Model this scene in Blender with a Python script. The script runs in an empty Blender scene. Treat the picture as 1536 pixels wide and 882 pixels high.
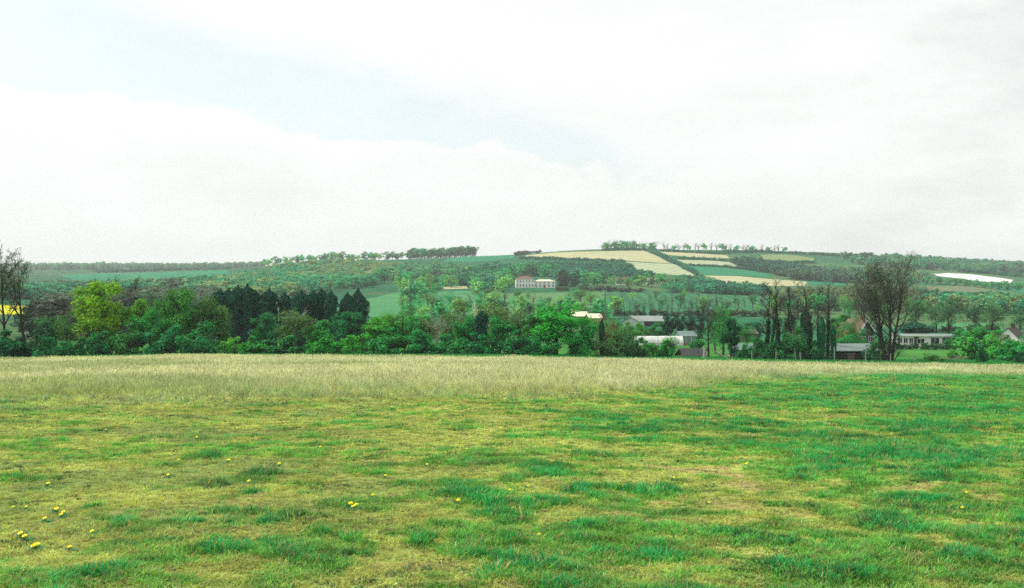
import bpy, bmesh, math, random
import numpy as np
R = math.radians
F, CX, CY, EYE = 1707.0, 768.0, 440.0, 1.65
scene = bpy.context.scene
COL = scene.collection
rng = np.random.default_rng(11)

# ------------------------------------------------------------------ noise
def vnoise(x, y, s, seed=0):
    x = np.asarray(x, float) / s; y = np.asarray(y, float) / s
    xi = np.floor(x).astype(np.int64); yi = np.floor(y).astype(np.int64)
    fx = x - xi; fy = y - yi
    fx = fx * fx * (3 - 2 * fx); fy = fy * fy * (3 - 2 * fy)
    def h(a, b):
        n = (a * 374761393 + b * 668265263 + seed * 1442695041) & 0x7fffffff
        n = ((n ^ (n >> 13)) * 1274126177) & 0x7fffffff
        n = (n ^ (n >> 16)) & 0xffff
        return n / 65535.0
    return (h(xi, yi) * (1 - fx) + h(xi + 1, yi) * fx) * (1 - fy) + (h(xi, yi + 1) * (1 - fx) + h(xi + 1, yi + 1) * fx) * fy
def fbm(x, y, s, seed=0, o=4):
    t = 0; a = .5; n = 0
    for k in range(o):
        t = t + a * vnoise(x, y, s / 2 ** k, seed + 17 * k); n += a; a *= .55
    return t / n
def sstep(a, b, x):
    t = np.clip((np.asarray(x, float) - a) / (b - a), 0, 1)
    return t * t * (3 - 2 * t)

# ------------------------------------------------------------------ terrain
DK = [150, 180, 230, 300, 400, 500, 650, 800, 950, 1100, 1250, 1400, 1600, 2000, 2500, 3000, 3500, 4500, 6500]
TAB = {
 -700: [540, 536, 524, 508, 488, 472, 456, 446, 438, 432, 427, 422, 418, 411, 406, 402, 400, 401, 403],
 0:    [538, 533, 521, 506, 485, 468, 453, 441, 433, 427, 422, 417.5, 413, 407, 403.5, 401, 399, 400, 402],
 150:  [534, 529, 518, 504, 484, 467, 451, 438, 430, 424, 420, 416, 411, 405.5, 403, 401, 399, 400, 402],
 300:  [532, 527, 517, 503, 483, 466, 448, 435, 427, 420, 415, 410.5, 406.5, 404, 402.5, 401, 399.5, 401, 402],
 380:  [532, 527, 517, 503, 483, 466, 447, 434, 425, 417, 409, 404, 401.5, 401, 401, 401, 400, 401, 402],
 450:  [532, 527, 517, 503, 483, 466, 446, 433, 422, 411, 400, 394.5, 393, 395, 397, 399, 400, 402, 403],
 600:  [532, 527, 517, 503, 483, 466, 446, 432, 421, 408, 396, 390, 388.5, 391, 394, 396, 398, 400, 402],
 768:  [533, 528, 517, 503, 483, 466, 446, 432, 420, 406, 392, 383.5, 381.5, 385, 390, 395, 397, 400, 402],
 900:  [536, 530, 518, 503, 483, 466, 446, 433, 420, 404, 388, 375, 373.5, 380, 388, 393, 396, 400, 402],
 1050: [538, 532, 519, 504, 484, 466, 448, 437, 424, 410, 396, 383, 375, 375, 382, 388, 392, 396, 400],
 1200: [541, 534, 520, 504, 484, 466, 450, 439, 428, 416, 404, 393, 383, 377, 378.5, 384, 388, 392, 398],
 1350: [543, 536, 521, 505, 485, 467, 452, 442, 434, 424, 413, 403, 394, 386, 384, 386, 389, 392, 398],
 1536: [545, 537, 521, 505, 485, 468, 455, 447, 440, 432, 425, 418, 410, 400, 393, 391, 391, 394, 398],
 2300: [552, 541, 523, 506, 487, 470, 458, 450, 444, 438, 431, 424, 416, 406, 399, 396, 395, 397, 400],
}
def pchip(x, y, xq):
    x = np.asarray(x, float); y = np.asarray(y, float); xq = np.clip(xq, x[0], x[-1])
    h = np.diff(x); dl = np.diff(y) / h; m = np.zeros_like(y)
    for i in range(1, len(x) - 1):
        if dl[i - 1] * dl[i] > 0:
            w1 = 2 * h[i] + h[i - 1]; w2 = h[i] + 2 * h[i - 1]
            m[i] = (w1 + w2) / (w1 / dl[i - 1] + w2 / dl[i])
    m[0] = dl[0]; m[-1] = dl[-1]
    k = np.clip(np.searchsorted(x, xq, 'right') - 1, 0, len(x) - 2)
    t = (xq - x[k]) / h[k]; t2 = t * t; t3 = t2 * t
    return (2 * t3 - 3 * t2 + 1) * y[k] + (t3 - 2 * t2 + t) * h[k] * m[k] + (-2 * t3 + 3 * t2) * y[k + 1] + (t3 - t2) * h[k] * m[k + 1]
GD = np.concatenate([np.linspace(0, 150, 31), np.linspace(155, 700, 110), np.linspace(710, 2000, 130), np.linspace(2025, 6500, 120)])
GP = np.arange(-700, 2301, 20.0)
_cols = sorted(TAB)
_zc = []
for c in _cols:
    ys = TAB[c]
    zk = [EYE - (y - CY) / F * d for y, d in zip(ys, DK)]
    sl = zk[0] / 150
    dd = [0, 50, 100] + DK; zz = [0, sl * 50, sl * 100] + zk
    _zc.append(pchip(dd, zz, GD))
_zc = np.array(_zc)
GZ = np.array([pchip(_cols, _zc[:, j], GP) for j in range(len(GD))])     # [d, p]
def lookup(px, d):
    px = np.clip(px, GP[0], GP[-1] - 1e-3); d = np.clip(d, 0, GD[-1] - 1e-3)
    j = np.clip(np.searchsorted(GD, d, 'right') - 1, 0, len(GD) - 2); t = (d - GD[j]) / (GD[j + 1] - GD[j])
    fi = (px - GP[0]) / 20.0; i = np.clip(fi.astype(int), 0, len(GP) - 2); s = fi - i
    return (GZ[j, i] * (1 - s) + GZ[j, i + 1] * s) * (1 - t) + (GZ[j + 1, i] * (1 - s) + GZ[j + 1, i + 1] * s) * t
def bumps(x, y):
    d = np.hypot(x, y)
    return ((fbm(x, y, 1.3, 5, 3) - .5) * .10 + (fbm(x, y, 6, 9, 3) - .5) * .25) * (1 - sstep(60, 150, d)) + (fbm(x, y, 60, 3, 3) - .5) * 2.0 * sstep(600, 900, d)
def ground(x, y):
    x = np.asarray(x, float); y = np.asarray(y, float)
    a = np.arctan2(x, y); c = np.maximum(np.cos(a), .62)
    d = np.hypot(x, y) * c
    px = CX + F * np.tan(np.clip(a, -.9, .9))
    return lookup(px, d) + bumps(x, y)
def gz(x, y): return float(ground(np.array([x]), np.array([y]))[0])
def P(px, d):
    x = (px - CX) / F * d
    return x, d, gz(x, d)
DD = np.concatenate([np.arange(4, 150, .25), np.arange(150, 700, 1.0), np.arange(700, 4000, 4.0)])
def dist_of(px, Y, dmin=150):
    """distance at which the ground is first seen at this height in the view"""
    z = lookup(np.full(DD.shape, float(px)), DD)
    Yv = CY - (z - EYE) / DD * F
    ok = (Yv <= Y) & (DD >= dmin)
    if not ok.any():
        m = DD >= dmin
        return float(DD[m][np.argmin(Yv[m])])
    return float(DD[np.argmax(ok)])

# ------------------------------------------------------------------ mesh helpers
def mesh_np(name, V, Q, tone=None, smooth=False):
    V = np.ascontiguousarray(V, np.float32); Q = np.ascontiguousarray(Q, np.int32)
    me = bpy.data.meshes.new(name)
    n, k = Q.shape
    me.vertices.add(len(V)); me.vertices.foreach_set('co', V.ravel())
    me.loops.add(n * k); me.loops.foreach_set('vertex_index', Q.ravel())
    me.polygons.add(n); me.polygons.foreach_set('loop_start', np.arange(0, n * k, k, dtype=np.int32))
    me.update(calc_edges=True)
    if tone is not None:
        t = np.ones((len(V), 4), np.float32); t[:, :3] = tone
        at = me.attributes.new('tone', 'FLOAT_COLOR', 'POINT'); at.data.foreach_set('color', t.ravel())
    if not smooth:
        me.attributes.new('sharp_face', 'BOOLEAN', 'FACE').data.foreach_set('value', np.ones(n, bool))
    return me
def link(name, data, mat=None, parent=None, color=None):
    o = bpy.data.objects.new(name, data); COL.objects.link(o)
    if mat is not None and data is not None and len(data.materials) == 0: data.materials.append(mat)
    if parent is not None: o.parent = parent
    if color is not None: o.color = (*color, 1)
    return o
def tag(o, label, cat, group=None, kind=None):
    if label: o['label'] = label
    if cat: o['category'] = cat
    if group: o['group'] = group
    if kind: o['kind'] = kind
    return o
def empty(name, loc, rz=0, sc=(1, 1, 1)):
    o = bpy.data.objects.new(name, None); COL.objects.link(o)
    o.location = loc; o.rotation_euler = (0, 0, rz); o.scale = sc; o.empty_display_size = .3
    return o
def unit(v):
    return v / np.maximum(np.linalg.norm(v, axis=-1, keepdims=True), 1e-9)
def segs_np(A, B, ra, rb, sides=3):
    A = np.asarray(A, float); B = np.asarray(B, float); n = len(A)
    d = unit(B - A)
    ref = np.where(np.abs(d[:, 2:3]) < .9, [[0, 0, 1.]], [[1., 0, 0]])
    u = unit(np.cross(d, ref)); v = np.cross(d, u)
    V = np.zeros((n, 2, sides, 3))
    for k in range(sides):
        a = 2 * math.pi * k / sides
        r = u * math.cos(a) + v * math.sin(a)
        V[:, 0, k] = A + r * np.asarray(ra)[:, None]
        V[:, 1, k] = B + r * np.asarray(rb)[:, None]
    base = (np.arange(n) * 2 * sides)[:, None]
    Q = []
    for k in range(sides):
        k2 = (k + 1) % sides
        Q.append(np.concatenate([base + k, base + k2, base + sides + k2, base + sides + k], 1))
    return V.reshape(-1, 3), np.concatenate(Q, 0)
def leaves_np(rg, C, N, size, elong=1.35):
    """one quad per leaf spray at C facing N"""
    n = len(C); N = unit(N)
    ref = unit(rg.normal(size=(n, 3)))
    u = unit(np.cross(N, ref)); v = np.cross(N, u)
    s = (np.asarray(size) * rg.uniform(.6, 1.35, n))[:, None] * .5
    bend = N * s * rg.uniform(-.3, .5, (n, 1))
    V = np.stack([C - u * s * elong, C + v * s * .75 + bend, C + u * s * elong, C - v * s * .75 + bend], 1)
    return V.reshape(-1, 3), np.arange(n * 4).reshape(n, 4)
def rand_dirs(rg, n):
    return unit(rg.normal(size=(n, 3)))

# ------------------------------------------------------------------ materials
def new_mat(name):
    m = bpy.data.materials.new(name); m.use_nodes = True
    nt = m.node_tree; nt.nodes.clear()
    return m, nt, nt.nodes, nt.links
def attr(nd, name, typ='GEOMETRY'):
    a = nd.new('ShaderNodeAttribute'); a.attribute_name = name; a.attribute_type = typ; return a
def mixc(nd, ln, typ, fac, a, b):
    m = nd.new('ShaderNodeMix'); m.data_type = 'RGBA'; m.blend_type = typ
    for i, v in ((0, fac), (6, a), (7, b)):
        if hasattr(v, 'links'): ln.new(v, m.inputs[i])
        elif i == 0: m.inputs[0].default_value = v
        else: m.inputs[i].default_value = (*v, 1)
    return m.outputs[2]
def foliage_mat(name, inst=False, transl=.32):
    m, nt, nd, ln = new_mat(name)
    out = nd.new('ShaderNodeOutputMaterial')
    if inst: col = attr(nd, 'tint', 'INSTANCER').outputs[0]
    else:
        oi = nd.new('ShaderNodeObjectInfo'); col = oi.outputs['Color']
    c = mixc(nd, ln, 'MULTIPLY', 1.0, col, attr(nd, 'tone').outputs[0])
    df = nd.new('ShaderNodeBsdfDiffuse'); tr = nd.new('ShaderNodeBsdfTranslucent')
    ln.new(c, df.inputs[0])
    c2 = mixc(nd, ln, 'MULTIPLY', 1.0, c, (1.15, 1.1, .6)); ln.new(c2, tr.inputs[0])
    mx = nd.new('ShaderNodeMixShader'); mx.inputs[0].default_value = transl
    ln.new(df.outputs[0], mx.inputs[1]); ln.new(tr.outputs[0], mx.inputs[2])
    gl = nd.new('ShaderNodeBsdfGlossy'); gl.inputs['Roughness'].default_value = .5; gl.inputs[0].default_value = (.9, .95, .9, 1)
    m2 = nd.new('ShaderNodeMixShader'); m2.inputs[0].default_value = .012
    ln.new(mx.outputs[0], m2.inputs[1]); ln.new(gl.outputs[0], m2.inputs[2]); ln.new(m2.outputs[0], out.inputs[0])
    return m
def bark_mat():
    m, nt, nd, ln = new_mat('bark')
    out = nd.new('ShaderNodeOutputMaterial'); oi = nd.new('ShaderNodeObjectInfo')
    tc = nd.new('ShaderNodeTexCoord'); nz = nd.new('ShaderNodeTexNoise'); nz.inputs['Scale'].default_value = 40
    ln.new(tc.outputs['Object'], nz.inputs['Vector'])
    rp = nd.new('ShaderNodeMapRange'); rp.inputs[3].default_value = .6; rp.inputs[4].default_value = 1.35
    ln.new(nz.outputs[0], rp.inputs[0])
    c = mixc(nd, ln, 'MULTIPLY', 1.0, oi.outputs['Color'], (1, 1, 1))
    vm = nd.new('ShaderNodeVectorMath'); vm.operation = 'SCALE'; ln.new(c, vm.inputs[0]); ln.new(rp.outputs[0], vm.inputs['Scale'])
    df = nd.new('ShaderNodeBsdfDiffuse'); df.inputs['Roughness'].default_value = .8
    ln.new(vm.outputs[0], df.inputs[0]); ln.new(df.outputs[0], out.inputs[0])
    return m
def plain_mat(name, c, rough=.8, var=.25, scale=1.2, streak=False, spec=.3):
    m, nt, nd, ln = new_mat(name)
    out = nd.new('ShaderNodeOutputMaterial'); b = nd.new('ShaderNodeBsdfPrincipled')
    tc = nd.new('ShaderNodeTexCoord'); mp = nd.new('ShaderNodeMapping')
    mp.inputs['Scale'].default_value = (1, 1, .25) if streak else (1, 1, 1)
    nz = nd.new('ShaderNodeTexNoise'); nz.inputs['Scale'].default_value = scale; nz.inputs['Detail'].default_value = 6
    ln.new(tc.outputs['Object'], mp.inputs[0]); ln.new(mp.outputs[0], nz.inputs['Vector'])
    rp = nd.new('ShaderNodeMapRange'); rp.inputs[3].default_value = 1 - var * 1.4; rp.inputs[4].default_value = 1 + var
    ln.new(nz.outputs[0], rp.inputs[0])
    vm = nd.new('ShaderNodeVectorMath'); vm.operation = 'SCALE'; vm.inputs[0].default_value = c; ln.new(rp.outputs[0], vm.inputs['Scale'])
    ln.new(vm.outputs[0], b.inputs['Base Color']); b.inputs['Roughness'].default_value = rough
    b.inputs['Specular IOR Level'].default_value = spec
    ln.new(b.outputs[0], out.inputs[0])
    return m
def ground_mat():
    m, nt, nd, ln = new_mat('meadow_and_hills')
    out = nd.new('ShaderNodeOutputMaterial')
    g = nd.new('ShaderNodeNewGeometry')
    def noise(s, det=5):
        n = nd.new('ShaderNodeTexNoise'); n.inputs['Scale'].default_value = s; n.inputs['Detail'].default_value = det
        ln.new(g.outputs['Position'], n.inputs['Vector'])
        r = nd.new('ShaderNodeMapRange'); ln.new(n.outputs[0], r.inputs[0]); r.inputs[1].default_value = .25; r.inputs[2].default_value = .75
        return r
    a = noise(9, 6); a.inputs[3].default_value = .55; a.inputs[4].default_value = 1.35
    b = noise(.08, 6); b.inputs[3].default_value = .75; b.inputs[4].default_value = 1.25
    mu = nd.new('ShaderNodeMath'); mu.operation = 'MULTIPLY'; ln.new(a.outputs[0], mu.inputs[0]); ln.new(b.outputs[0], mu.inputs[1])
    vm = nd.new('ShaderNodeVectorMath'); vm.operation = 'SCALE'
    ln.new(attr(nd, 'tone').outputs[0], vm.inputs[0]); ln.new(mu.outputs[0], vm.inputs['Scale'])
    df = nd.new('ShaderNodeBsdfDiffuse'); df.inputs['Roughness'].default_value = .9
    ln.new(vm.outputs[0], df.inputs[0]); ln.new(df.outputs[0], out.inputs[0])
    return m
def field_mat(name, c1, c2, rows=None, rot=0, row_c=None, row_amt=.5, patch=.03):
    """a crop: two tones in patches, optional drilled rows"""
    m, nt, nd, ln = new_mat(name)
    out = nd.new('ShaderNodeOutputMaterial'); g = nd.new('ShaderNodeNewGeometry')
    n = nd.new('ShaderNodeTexNoise'); n.inputs['Scale'].default_value = patch; n.inputs['Detail'].default_value = 7; n.inputs['Roughness'].default_value = .65
    ln.new(g.outputs['Position'], n.inputs['Vector'])
    r = nd.new('ShaderNodeMapRange'); r.inputs[1].default_value = .3; r.inputs[2].default_value = .7; ln.new(n.outputs[0], r.inputs[0])
    c = mixc(nd, ln, 'MIX', r.outputs[0], c1, c2)
    if rows:
        mp = nd.new('ShaderNodeMapping'); mp.inputs['Rotation'].default_value = (0, 0, R(rot)); ln.new(g.outputs['Position'], mp.inputs[0])
        w = nd.new('ShaderNodeTexWave'); w.inputs['Scale'].default_value = .314 / rows; w.inputs['Distortion'].default_value = 1.2; w.inputs['Detail'].default_value = 3
        ln.new(mp.outputs[0], w.inputs[0])
        f = nd.new('ShaderNodeMath'); f.operation = 'MULTIPLY'; f.inputs[1].default_value = row_amt; ln.new(w.outputs['Fac'], f.inputs[0])
        c = mixc(nd, ln, 'MIX', f.outputs[0], c, row_c)
    n2 = nd.new('ShaderNodeTexNoise'); n2.inputs['Scale'].default_value = .22; n2.inputs['Detail'].default_value = 8; n2.inputs['Roughness'].default_value = .75
    ln.new(g.outputs['Position'], n2.inputs['Vector'])
    r2 = nd.new('ShaderNodeMapRange'); r2.inputs[1].default_value = .25; r2.inputs[2].default_value = .75; r2.inputs[3].default_value = .68; r2.inputs[4].default_value = 1.32; ln.new(n2.outputs[0], r2.inputs[0])
    vm = nd.new('ShaderNodeVectorMath'); vm.operation = 'SCALE'; ln.new(c, vm.inputs[0]); ln.new(r2.outputs[0], vm.inputs['Scale']); c = vm.outputs[0]
    df = nd.new('ShaderNodeBsdfDiffuse'); ln.new(c, df.inputs[0]); ln.new(df.outputs[0], out.inputs[0])
    return m
LEAF = foliage_mat('leaves'); NEEDLE = foliage_mat('needles', transl=.1); BARK = bark_mat()
GRASS = foliage_mat('grass_blades', inst=True, transl=.35)

# ------------------------------------------------------------------ meadow cover (which plants grow where)
LUSH = [(360, 735, 115, 13, .9), (300, 765, 90, 14, .5), (560, 780, 60, 12, .9), (385, 802, 60, 11, .8), (180, 800, 100, 14, .8), (300, 835, 330, 26, .6), (470, 815, 90, 20, .8),
        (640, 655, 50, 9, .7), (590, 650, 60, 8, .4), (860, 640, 90, 14, .7), (950, 652, 110, 12, .7), (830, 740, 75, 16, .9), (880, 760, 60, 16, .6), (695, 828, 40, 11, .9), (640, 846, 25, 7, .9), (735, 862, 40, 10, .7), (560, 850, 40, 8, .6),
        (960, 845, 190, 40, .65), (985, 790, 110, 30, .6), (1400, 600, 330, 40, .55), (1180, 630, 90, 10, .6), (1350, 690, 210, 22, .85), (1270, 780, 240, 34, .8), (1470, 800, 120, 36, .9), (1230, 850, 160, 30, .75), (1490, 660, 120, 40, .6),
        (1140, 845, 130, 40, .5), (1300, 730, 110, 10, .5), (985, 680, 70, 9, .6), (1075, 655, 60, 8, .5), (1130, 560, 90, 8, .7), (1390, 575, 200, 12, .5), (90, 870, 120, 16, .7), (430, 870, 170, 14, .4)]
DRY = [(1130, 712, 90, 16, .8), (1080, 770, 90, 22, .7), (1100, 650, 90, 10, .5), (1420, 862, 130, 14, .9), (1250, 640, 90, 10, .6), (1430, 742, 130, 9, .7), (1480, 540, 1, 1, 0), (390, 742, 40, 5, .9), (360, 780, 70, 6, .8), (365, 815, 45, 5, .9),
       (370, 852, 40, 7, .9), (690, 857, 28, 6, .9), (600, 830, 60, 9, .7), (800, 770, 120, 14, .6), (870, 800, 60, 12, .5), (700, 700, 120, 18, .5), (860, 870, 90, 8, .6), (1490, 815, 50, 6, .8), (1300, 840, 80, 8, .3), (1230, 790, 1, 1, 0), (210, 768, 70, 5, .7), (560, 815, 50, 6, .6), (1120, 805, 60, 12, .6)]
def cover(x, y):
    """(lush, dry, straw, verge) at a meadow point"""
    d = np.maximum(np.hypot(x, y), 1e-3) * np.maximum(np.cos(np.arctan2(x, y)), .3)
    px = CX + F * x / np.maximum(y, 1.0)
    Y = CY + (EYE - lookup(np.clip(px, -700, 2300), d)) / d * F
    wx = px + (fbm(x, y, 1.6, 21, 3) - .5) * 900 / np.maximum(d / 8, 1); wy = Y + (fbm(x, y, 1.6, 22, 3) - .5) * 600 / np.maximum(d / 5, 1) ** 1.5
    lush = .21 + .40 * sstep(880, 1350, px) + .12 * sstep(770, 860, Y)
    dry = np.full(x.shape, .2)
    for a, b, rx, ry, s in LUSH:
        q = np.sqrt(((wx - a) / rx) ** 2 + ((wy - b) / ry) ** 2)
        lush = np.maximum(lush, s * .92 * (1 - sstep(.35, 1.35, q)))
    for a, b, rx, ry, s in DRY:
        q = np.sqrt(((wx - a) / rx) ** 2 + ((wy - b) / ry) ** 2)
        k = s * (1 - sstep(.5, 1.2, q)); dry = np.maximum(dry, k); lush = lush * (1 - .8 * k)
    n = fbm(x, y, .9, 31, 4); n2 = fbm(x, y, 4.0, 41, 4)
    lush = np.clip(lush + (n - .5) * 1.1 + (n2 - .5) * .8 + (fbm(x, y, .33, 33, 3) - .5) * .9, 0, 1)
    dry = np.clip(dry + (.45 - n) * .9 + (fbm(x, y, .45, 51, 3) - .5) * .7, 0, 1) * (1 - .7 * lush)
    lo = np.interp(px, [-700, 0, 500, 850, 960, 1100, 1300, 1536, 2300], [606, 604, 600, 592, 584, 571, 566, 565, 568])
    hi = np.interp(px, [-700, 0, 300, 900, 1000, 1200, 1400, 1536, 2300], [541, 541, 536, 541, 544, 548, 551, 553, 558])
    ny = (fbm(x, y, 7, 61, 4) - .5)
    w = np.where(px < 900, 30, 8)
    straw = (1 - sstep(lo - w, lo + w * .4, Y + ny * 46 * np.clip((Y - 540) / 60, .15, 1))) * sstep(hi - .5, hi + .6, Y + (n - .5) * 2)
    verge = 1 - sstep(hi - .5, hi + .5, Y + (n - .5) * 2)
    return lush, dry, straw, verge
C_DRY = np.array([.46, .42, .17]); C_MOSS = np.array([.40, .47, .125]); C_GREEN = np.array([.17, .42, .08]); C_LUSH = np.array([.04, .37, .105])
C_STRAW = np.array([.52, .565, .385]); C_VERGE = np.array([.04, .27, .07])
def meadow_color(x, y, rg=None):
    l, dr, st, ve = cover(x, y)
    a = sstep(.22, .5, l)[:, None]; b = sstep(.55, .85, l)[:, None]
    c = C_MOSS * (1 - a) + C_GREEN * a; c = c * (1 - b) + C_LUSH * b
    k = sstep(.45, .8, dr)[:, None]; c = c * (1 - k) + C_DRY * k
    gy = fbm(x, y, 2.2, 71, 4)[:, None]; c = c * (.72 + .56 * gy)
    d_ = np.hypot(x, y)
    wd = (sstep(.46, .62, fbm(x, y, 1.8, 73, 4)) * (1 - sstep(-2, 3, x + .12 * d_)) * sstep(9, 13, d_) * .45)[:, None]      # greyish weeds on the left of the field
    c = c * (1 - wd) + np.array([.22, .34, .14]) * wd
    if rg is not None:
        sp = rg.random(len(x)) < .13
        c[sp] = C_DRY * rg.uniform(.6, 1.05, (sp.sum(), 1))
        sp = rg.random(len(x)) < .04 + .22 * sstep(.58, .7, fbm(x, y, .7, 44, 3))
        c[sp] = np.array([.05, .13, .06]) * rg.uniform(.5, 1.2, (sp.sum(), 1))
    sw = C_STRAW * (.78 + .44 * fbm(x, y, 5, 81, 4)[:, None])
    sg = sstep(.5, .62, fbm(x, y, 14, 84, 4))[:, None]; sw = sw * (1 - .5 * sg) + np.array([.25, .36, .15]) * .5 * sg
    st = st[:, None]; c = c * (1 - st) + sw * st
    ve = ve[:, None]; c = c * (1 - ve) + C_VERGE * (.6 + .8 * gy) * ve
    return c, l, dr, st[:, 0], ve[:, 0]

# ------------------------------------------------------------------ the ground sheet
def build_ground():
    pxs = np.arange(-160, 1697, 2.5)
    az = np.arctan((pxs - CX) / F)
    a0, a1 = az[0], az[-1]
    az = np.concatenate([az, np.linspace(a1, a0 + 2 * math.pi, 72)[1:-1]])
    rows = [.4, 1, 2, 3, 4, 5, 5.6]
    while rows[-1] < 6400: rows.append(rows[-1] * (1.009 if rows[-1] < 170 else 1.012))
    rows = np.array(rows)
    A, D = np.meshgrid(az, rows)
    r = D / np.maximum(np.cos(A), .62)
    x = (r * np.sin(A)).ravel(); y = (r * np.cos(A)).ravel()
    z = ground(x, y)
    n, m = len(rows), len(az)
    i = np.arange(n - 1)[:, None] * m; j = np.arange(m)[None, :]; j2 = (j + 1) % m
    Q = np.stack([i + j, i + j2, i + m + j2, i + m + j], -1).reshape(-1, 4)
    tone = np.zeros((len(x), 3))
    d = np.tile(rows[:, None], (1, m)).ravel()
    near = d < 175
    c, *_ = meadow_color(x[near], y[near]); tone[near] = c * .8
    f = ~near
    g = np.array([.035, .155, .075]) * (.8 + .4 * fbm(x[f], y[f], 90, 91, 4))[:, None]
    ol = sstep(.48, .6, fbm(x[f], y[f], 160, 93, 4))[:, None]
    g = g * (1 - .6 * ol) + np.array([.13, .20, .08]) * .6 * ol
    vl = (1 - sstep(200, 320, d[f]))[:, None]
    g = g * (1 - vl) + np.array([.07, .22, .05]) * vl
    tone[f] = g
    V = np.stack([x, y, z], 1)
    c0 = len(V); V = np.concatenate([V, [[0, 0, z[:m].mean()]]]); tone = np.concatenate([tone, tone[:1]])
    cap = np.stack([np.full(m, c0), np.full(m, c0), np.arange(m), (np.arange(m) + 1) % m], 1)
    me = mesh_np('ground', V, Q, tone, smooth=True)
    o = link('ground', me, ground_mat()); o['kind'] = 'structure'
    return o
build_ground()

def densify(pts, closed=True, step=14):
    out = []; n = len(pts)
    for i in range(n if closed else n - 1):
        a = np.array(pts[i], float); b = np.array(pts[(i + 1) % n], float)
        k = max(1, int(np.hypot(*(b - a)) / step))
        for t in range(k): out.append(tuple(a + (b - a) * t / k))
    if not closed: out.append(tuple(pts[-1]))
    return out
def field(name, pts, mat, dmin=300, off=.18, kind='structure', jit=.8):
    pp = []
    for px, Y in densify(pts):
        d = dist_of(px, Y, dmin); x = (px - CX) / F * d
        q = fbm(np.array([x]), np.array([d]), 25, 7, 3)[0] - .5
        pp.append((x + q * 6 * jit, d + q * 14 * jit))
    bm = bmesh.new()
    f = bm.faces.new([bm.verts.new((x, y, 0)) for x, y in pp])
    bmesh.ops.triangulate(bm, faces=[f])
    xs = [p[0] for p in pp]; ys = [p[1] for p in pp]
    for ax, lo, hi, st in ((0, min(xs), max(xs), 9), (1, min(ys), max(ys), 9)):
        k = lo + st
        while k < hi:
            no = (1, 0, 0) if ax == 0 else (0, 1, 0); co = (k, 0, 0) if ax == 0 else (0, k, 0)
            bmesh.ops.bisect_plane(bm, geom=bm.verts[:] + bm.edges[:] + bm.faces[:], plane_co=co, plane_no=no)
            k += st
    bm.normal_update()
    for f in bm.faces:
        if f.normal.z < 0: f.normal_flip()
    v = np.array([(q.co.x, q.co.y) for q in bm.verts]); z = ground(v[:, 0], v[:, 1]) + off
    for q, zz in zip(bm.verts, z): q.co.z = zz
    me = bpy.data.meshes.new(name); bm.to_mesh(me); bm.free()
    o = link(name, me, mat); o['kind'] = kind
    return o
STUB = field_mat('stubble', (.45, .43, .26), (.34, .35, .20), rows=13, rot=35, row_c=(.30, .32, .17), row_amt=.5)
ORCH = field_mat('young_orchard', (.24, .32, .17), (.18, .27, .14), rows=16, rot=-50, row_c=(.52, .51, .38), row_amt=.7)
TEALF = field_mat('winter_wheat', (.02, .16, .085), (.03, .20, .095), patch=.02)
PAST = field_mat('pasture', (.05, .19, .085), (.08, .23, .10), patch=.02)
OLIVE = field_mat('rough_grazing', (.20, .25, .10), (.14, .22, .10), patch=.02)
HOP = field_mat('green_orchard_grass', (.035, .18, .085), (.06, .155, .075), rows=8, rot=4, row_c=(.035, .11, .06), row_amt=.75)
RAPE = field_mat('rape_flowers', (.55, .52, .03), (.42, .46, .04))
FLEECE = field_mat('crop_fleece', (.72, .73, .69), (.50, .54, .48), rows=5, rot=60, row_c=(.55, .58, .55), row_amt=.35)
BROWNF = field_mat('bare_orchard', (.17, .19, .11), (.12, .16, .09), rows=8, rot=75, row_c=(.09, .14, .08), row_amt=.5)
field('stubble_field', [(778, 387), (800, 380.5), (830, 378), (900, 376), (965, 376), (990, 386), (1010, 395), (940, 391), (860, 388.5)], STUB, 900)
field('young_orchard_field', [(938, 392), (1010, 396), (1046, 413), (1002, 412), (968, 408), (946, 401)], ORCH, 900)
field('upper_stubble_field', [(988, 377.5), (1040, 379), (1090, 382), (1094, 386), (1050, 387), (1004, 382)], STUB, 1000)
field('small_orchard_field', [(1015, 389), (1060, 390), (1120, 394), (1120, 401), (1070, 398), (1036, 396)], ORCH, 900)
field('wheat_field', [(1030, 399), (1080, 400), (1156, 408), (1156, 416), (1110, 413), (1056, 411)], TEALF, 900)
field('lower_stubble_field', [(1055, 412), (1110, 414), (1212, 422), (1205, 428), (1110, 428), (1086, 425)], STUB, 700)
field('strip_field', [(1205, 418), (1270, 423), (1268, 428), (1214, 426)], TEALF, 700)
field('rough_field', [(1140, 381), (1180, 381), (1222, 386), (1220, 392), (1180, 393), (1146, 390)], OLIVE, 900)
field('fleece_field', [(1400, 409.5), (1422, 409), (1456, 411), (1520, 419), (1515, 424), (1470, 421), (1446, 418), (1406, 413)], FLEECE, 900)
field('bright_wheat_field', [(1466, 426), (1540, 424), (1640, 424), (1640, 444), (1540, 440)], TEALF, 700)
field('brown_orchard_field', [(1388, 428), (1450, 428), (1540, 442), (1640, 446), (1640, 452), (1520, 447), (1400, 440)], BROWNF, 500)
field('orchard_meadow', [(905, 437), (980, 438), (1150, 444), (1150, 474), (1040, 477), (905, 477)], HOP, 350)
field('hillside_pasture', [(430, 462), (500, 455), (560, 446), (600, 437), (640, 436), (700, 436), (760, 440), (760, 470), (640, 476), (440, 476)], PAST, 380)
field('hilltop_pasture', [(664, 391), (690, 385), (745, 381.5), (776, 381.5), (770, 387), (720, 392)], TEALF, 900)
field('stubble_strip', [(604, 429.5), (700, 428.5), (702, 432.5), (606, 434)], STUB, 500)
field('stubble_plot', [(752, 401), (786, 400.5), (787, 407), (750, 406.5)], STUB, 800)
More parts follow.
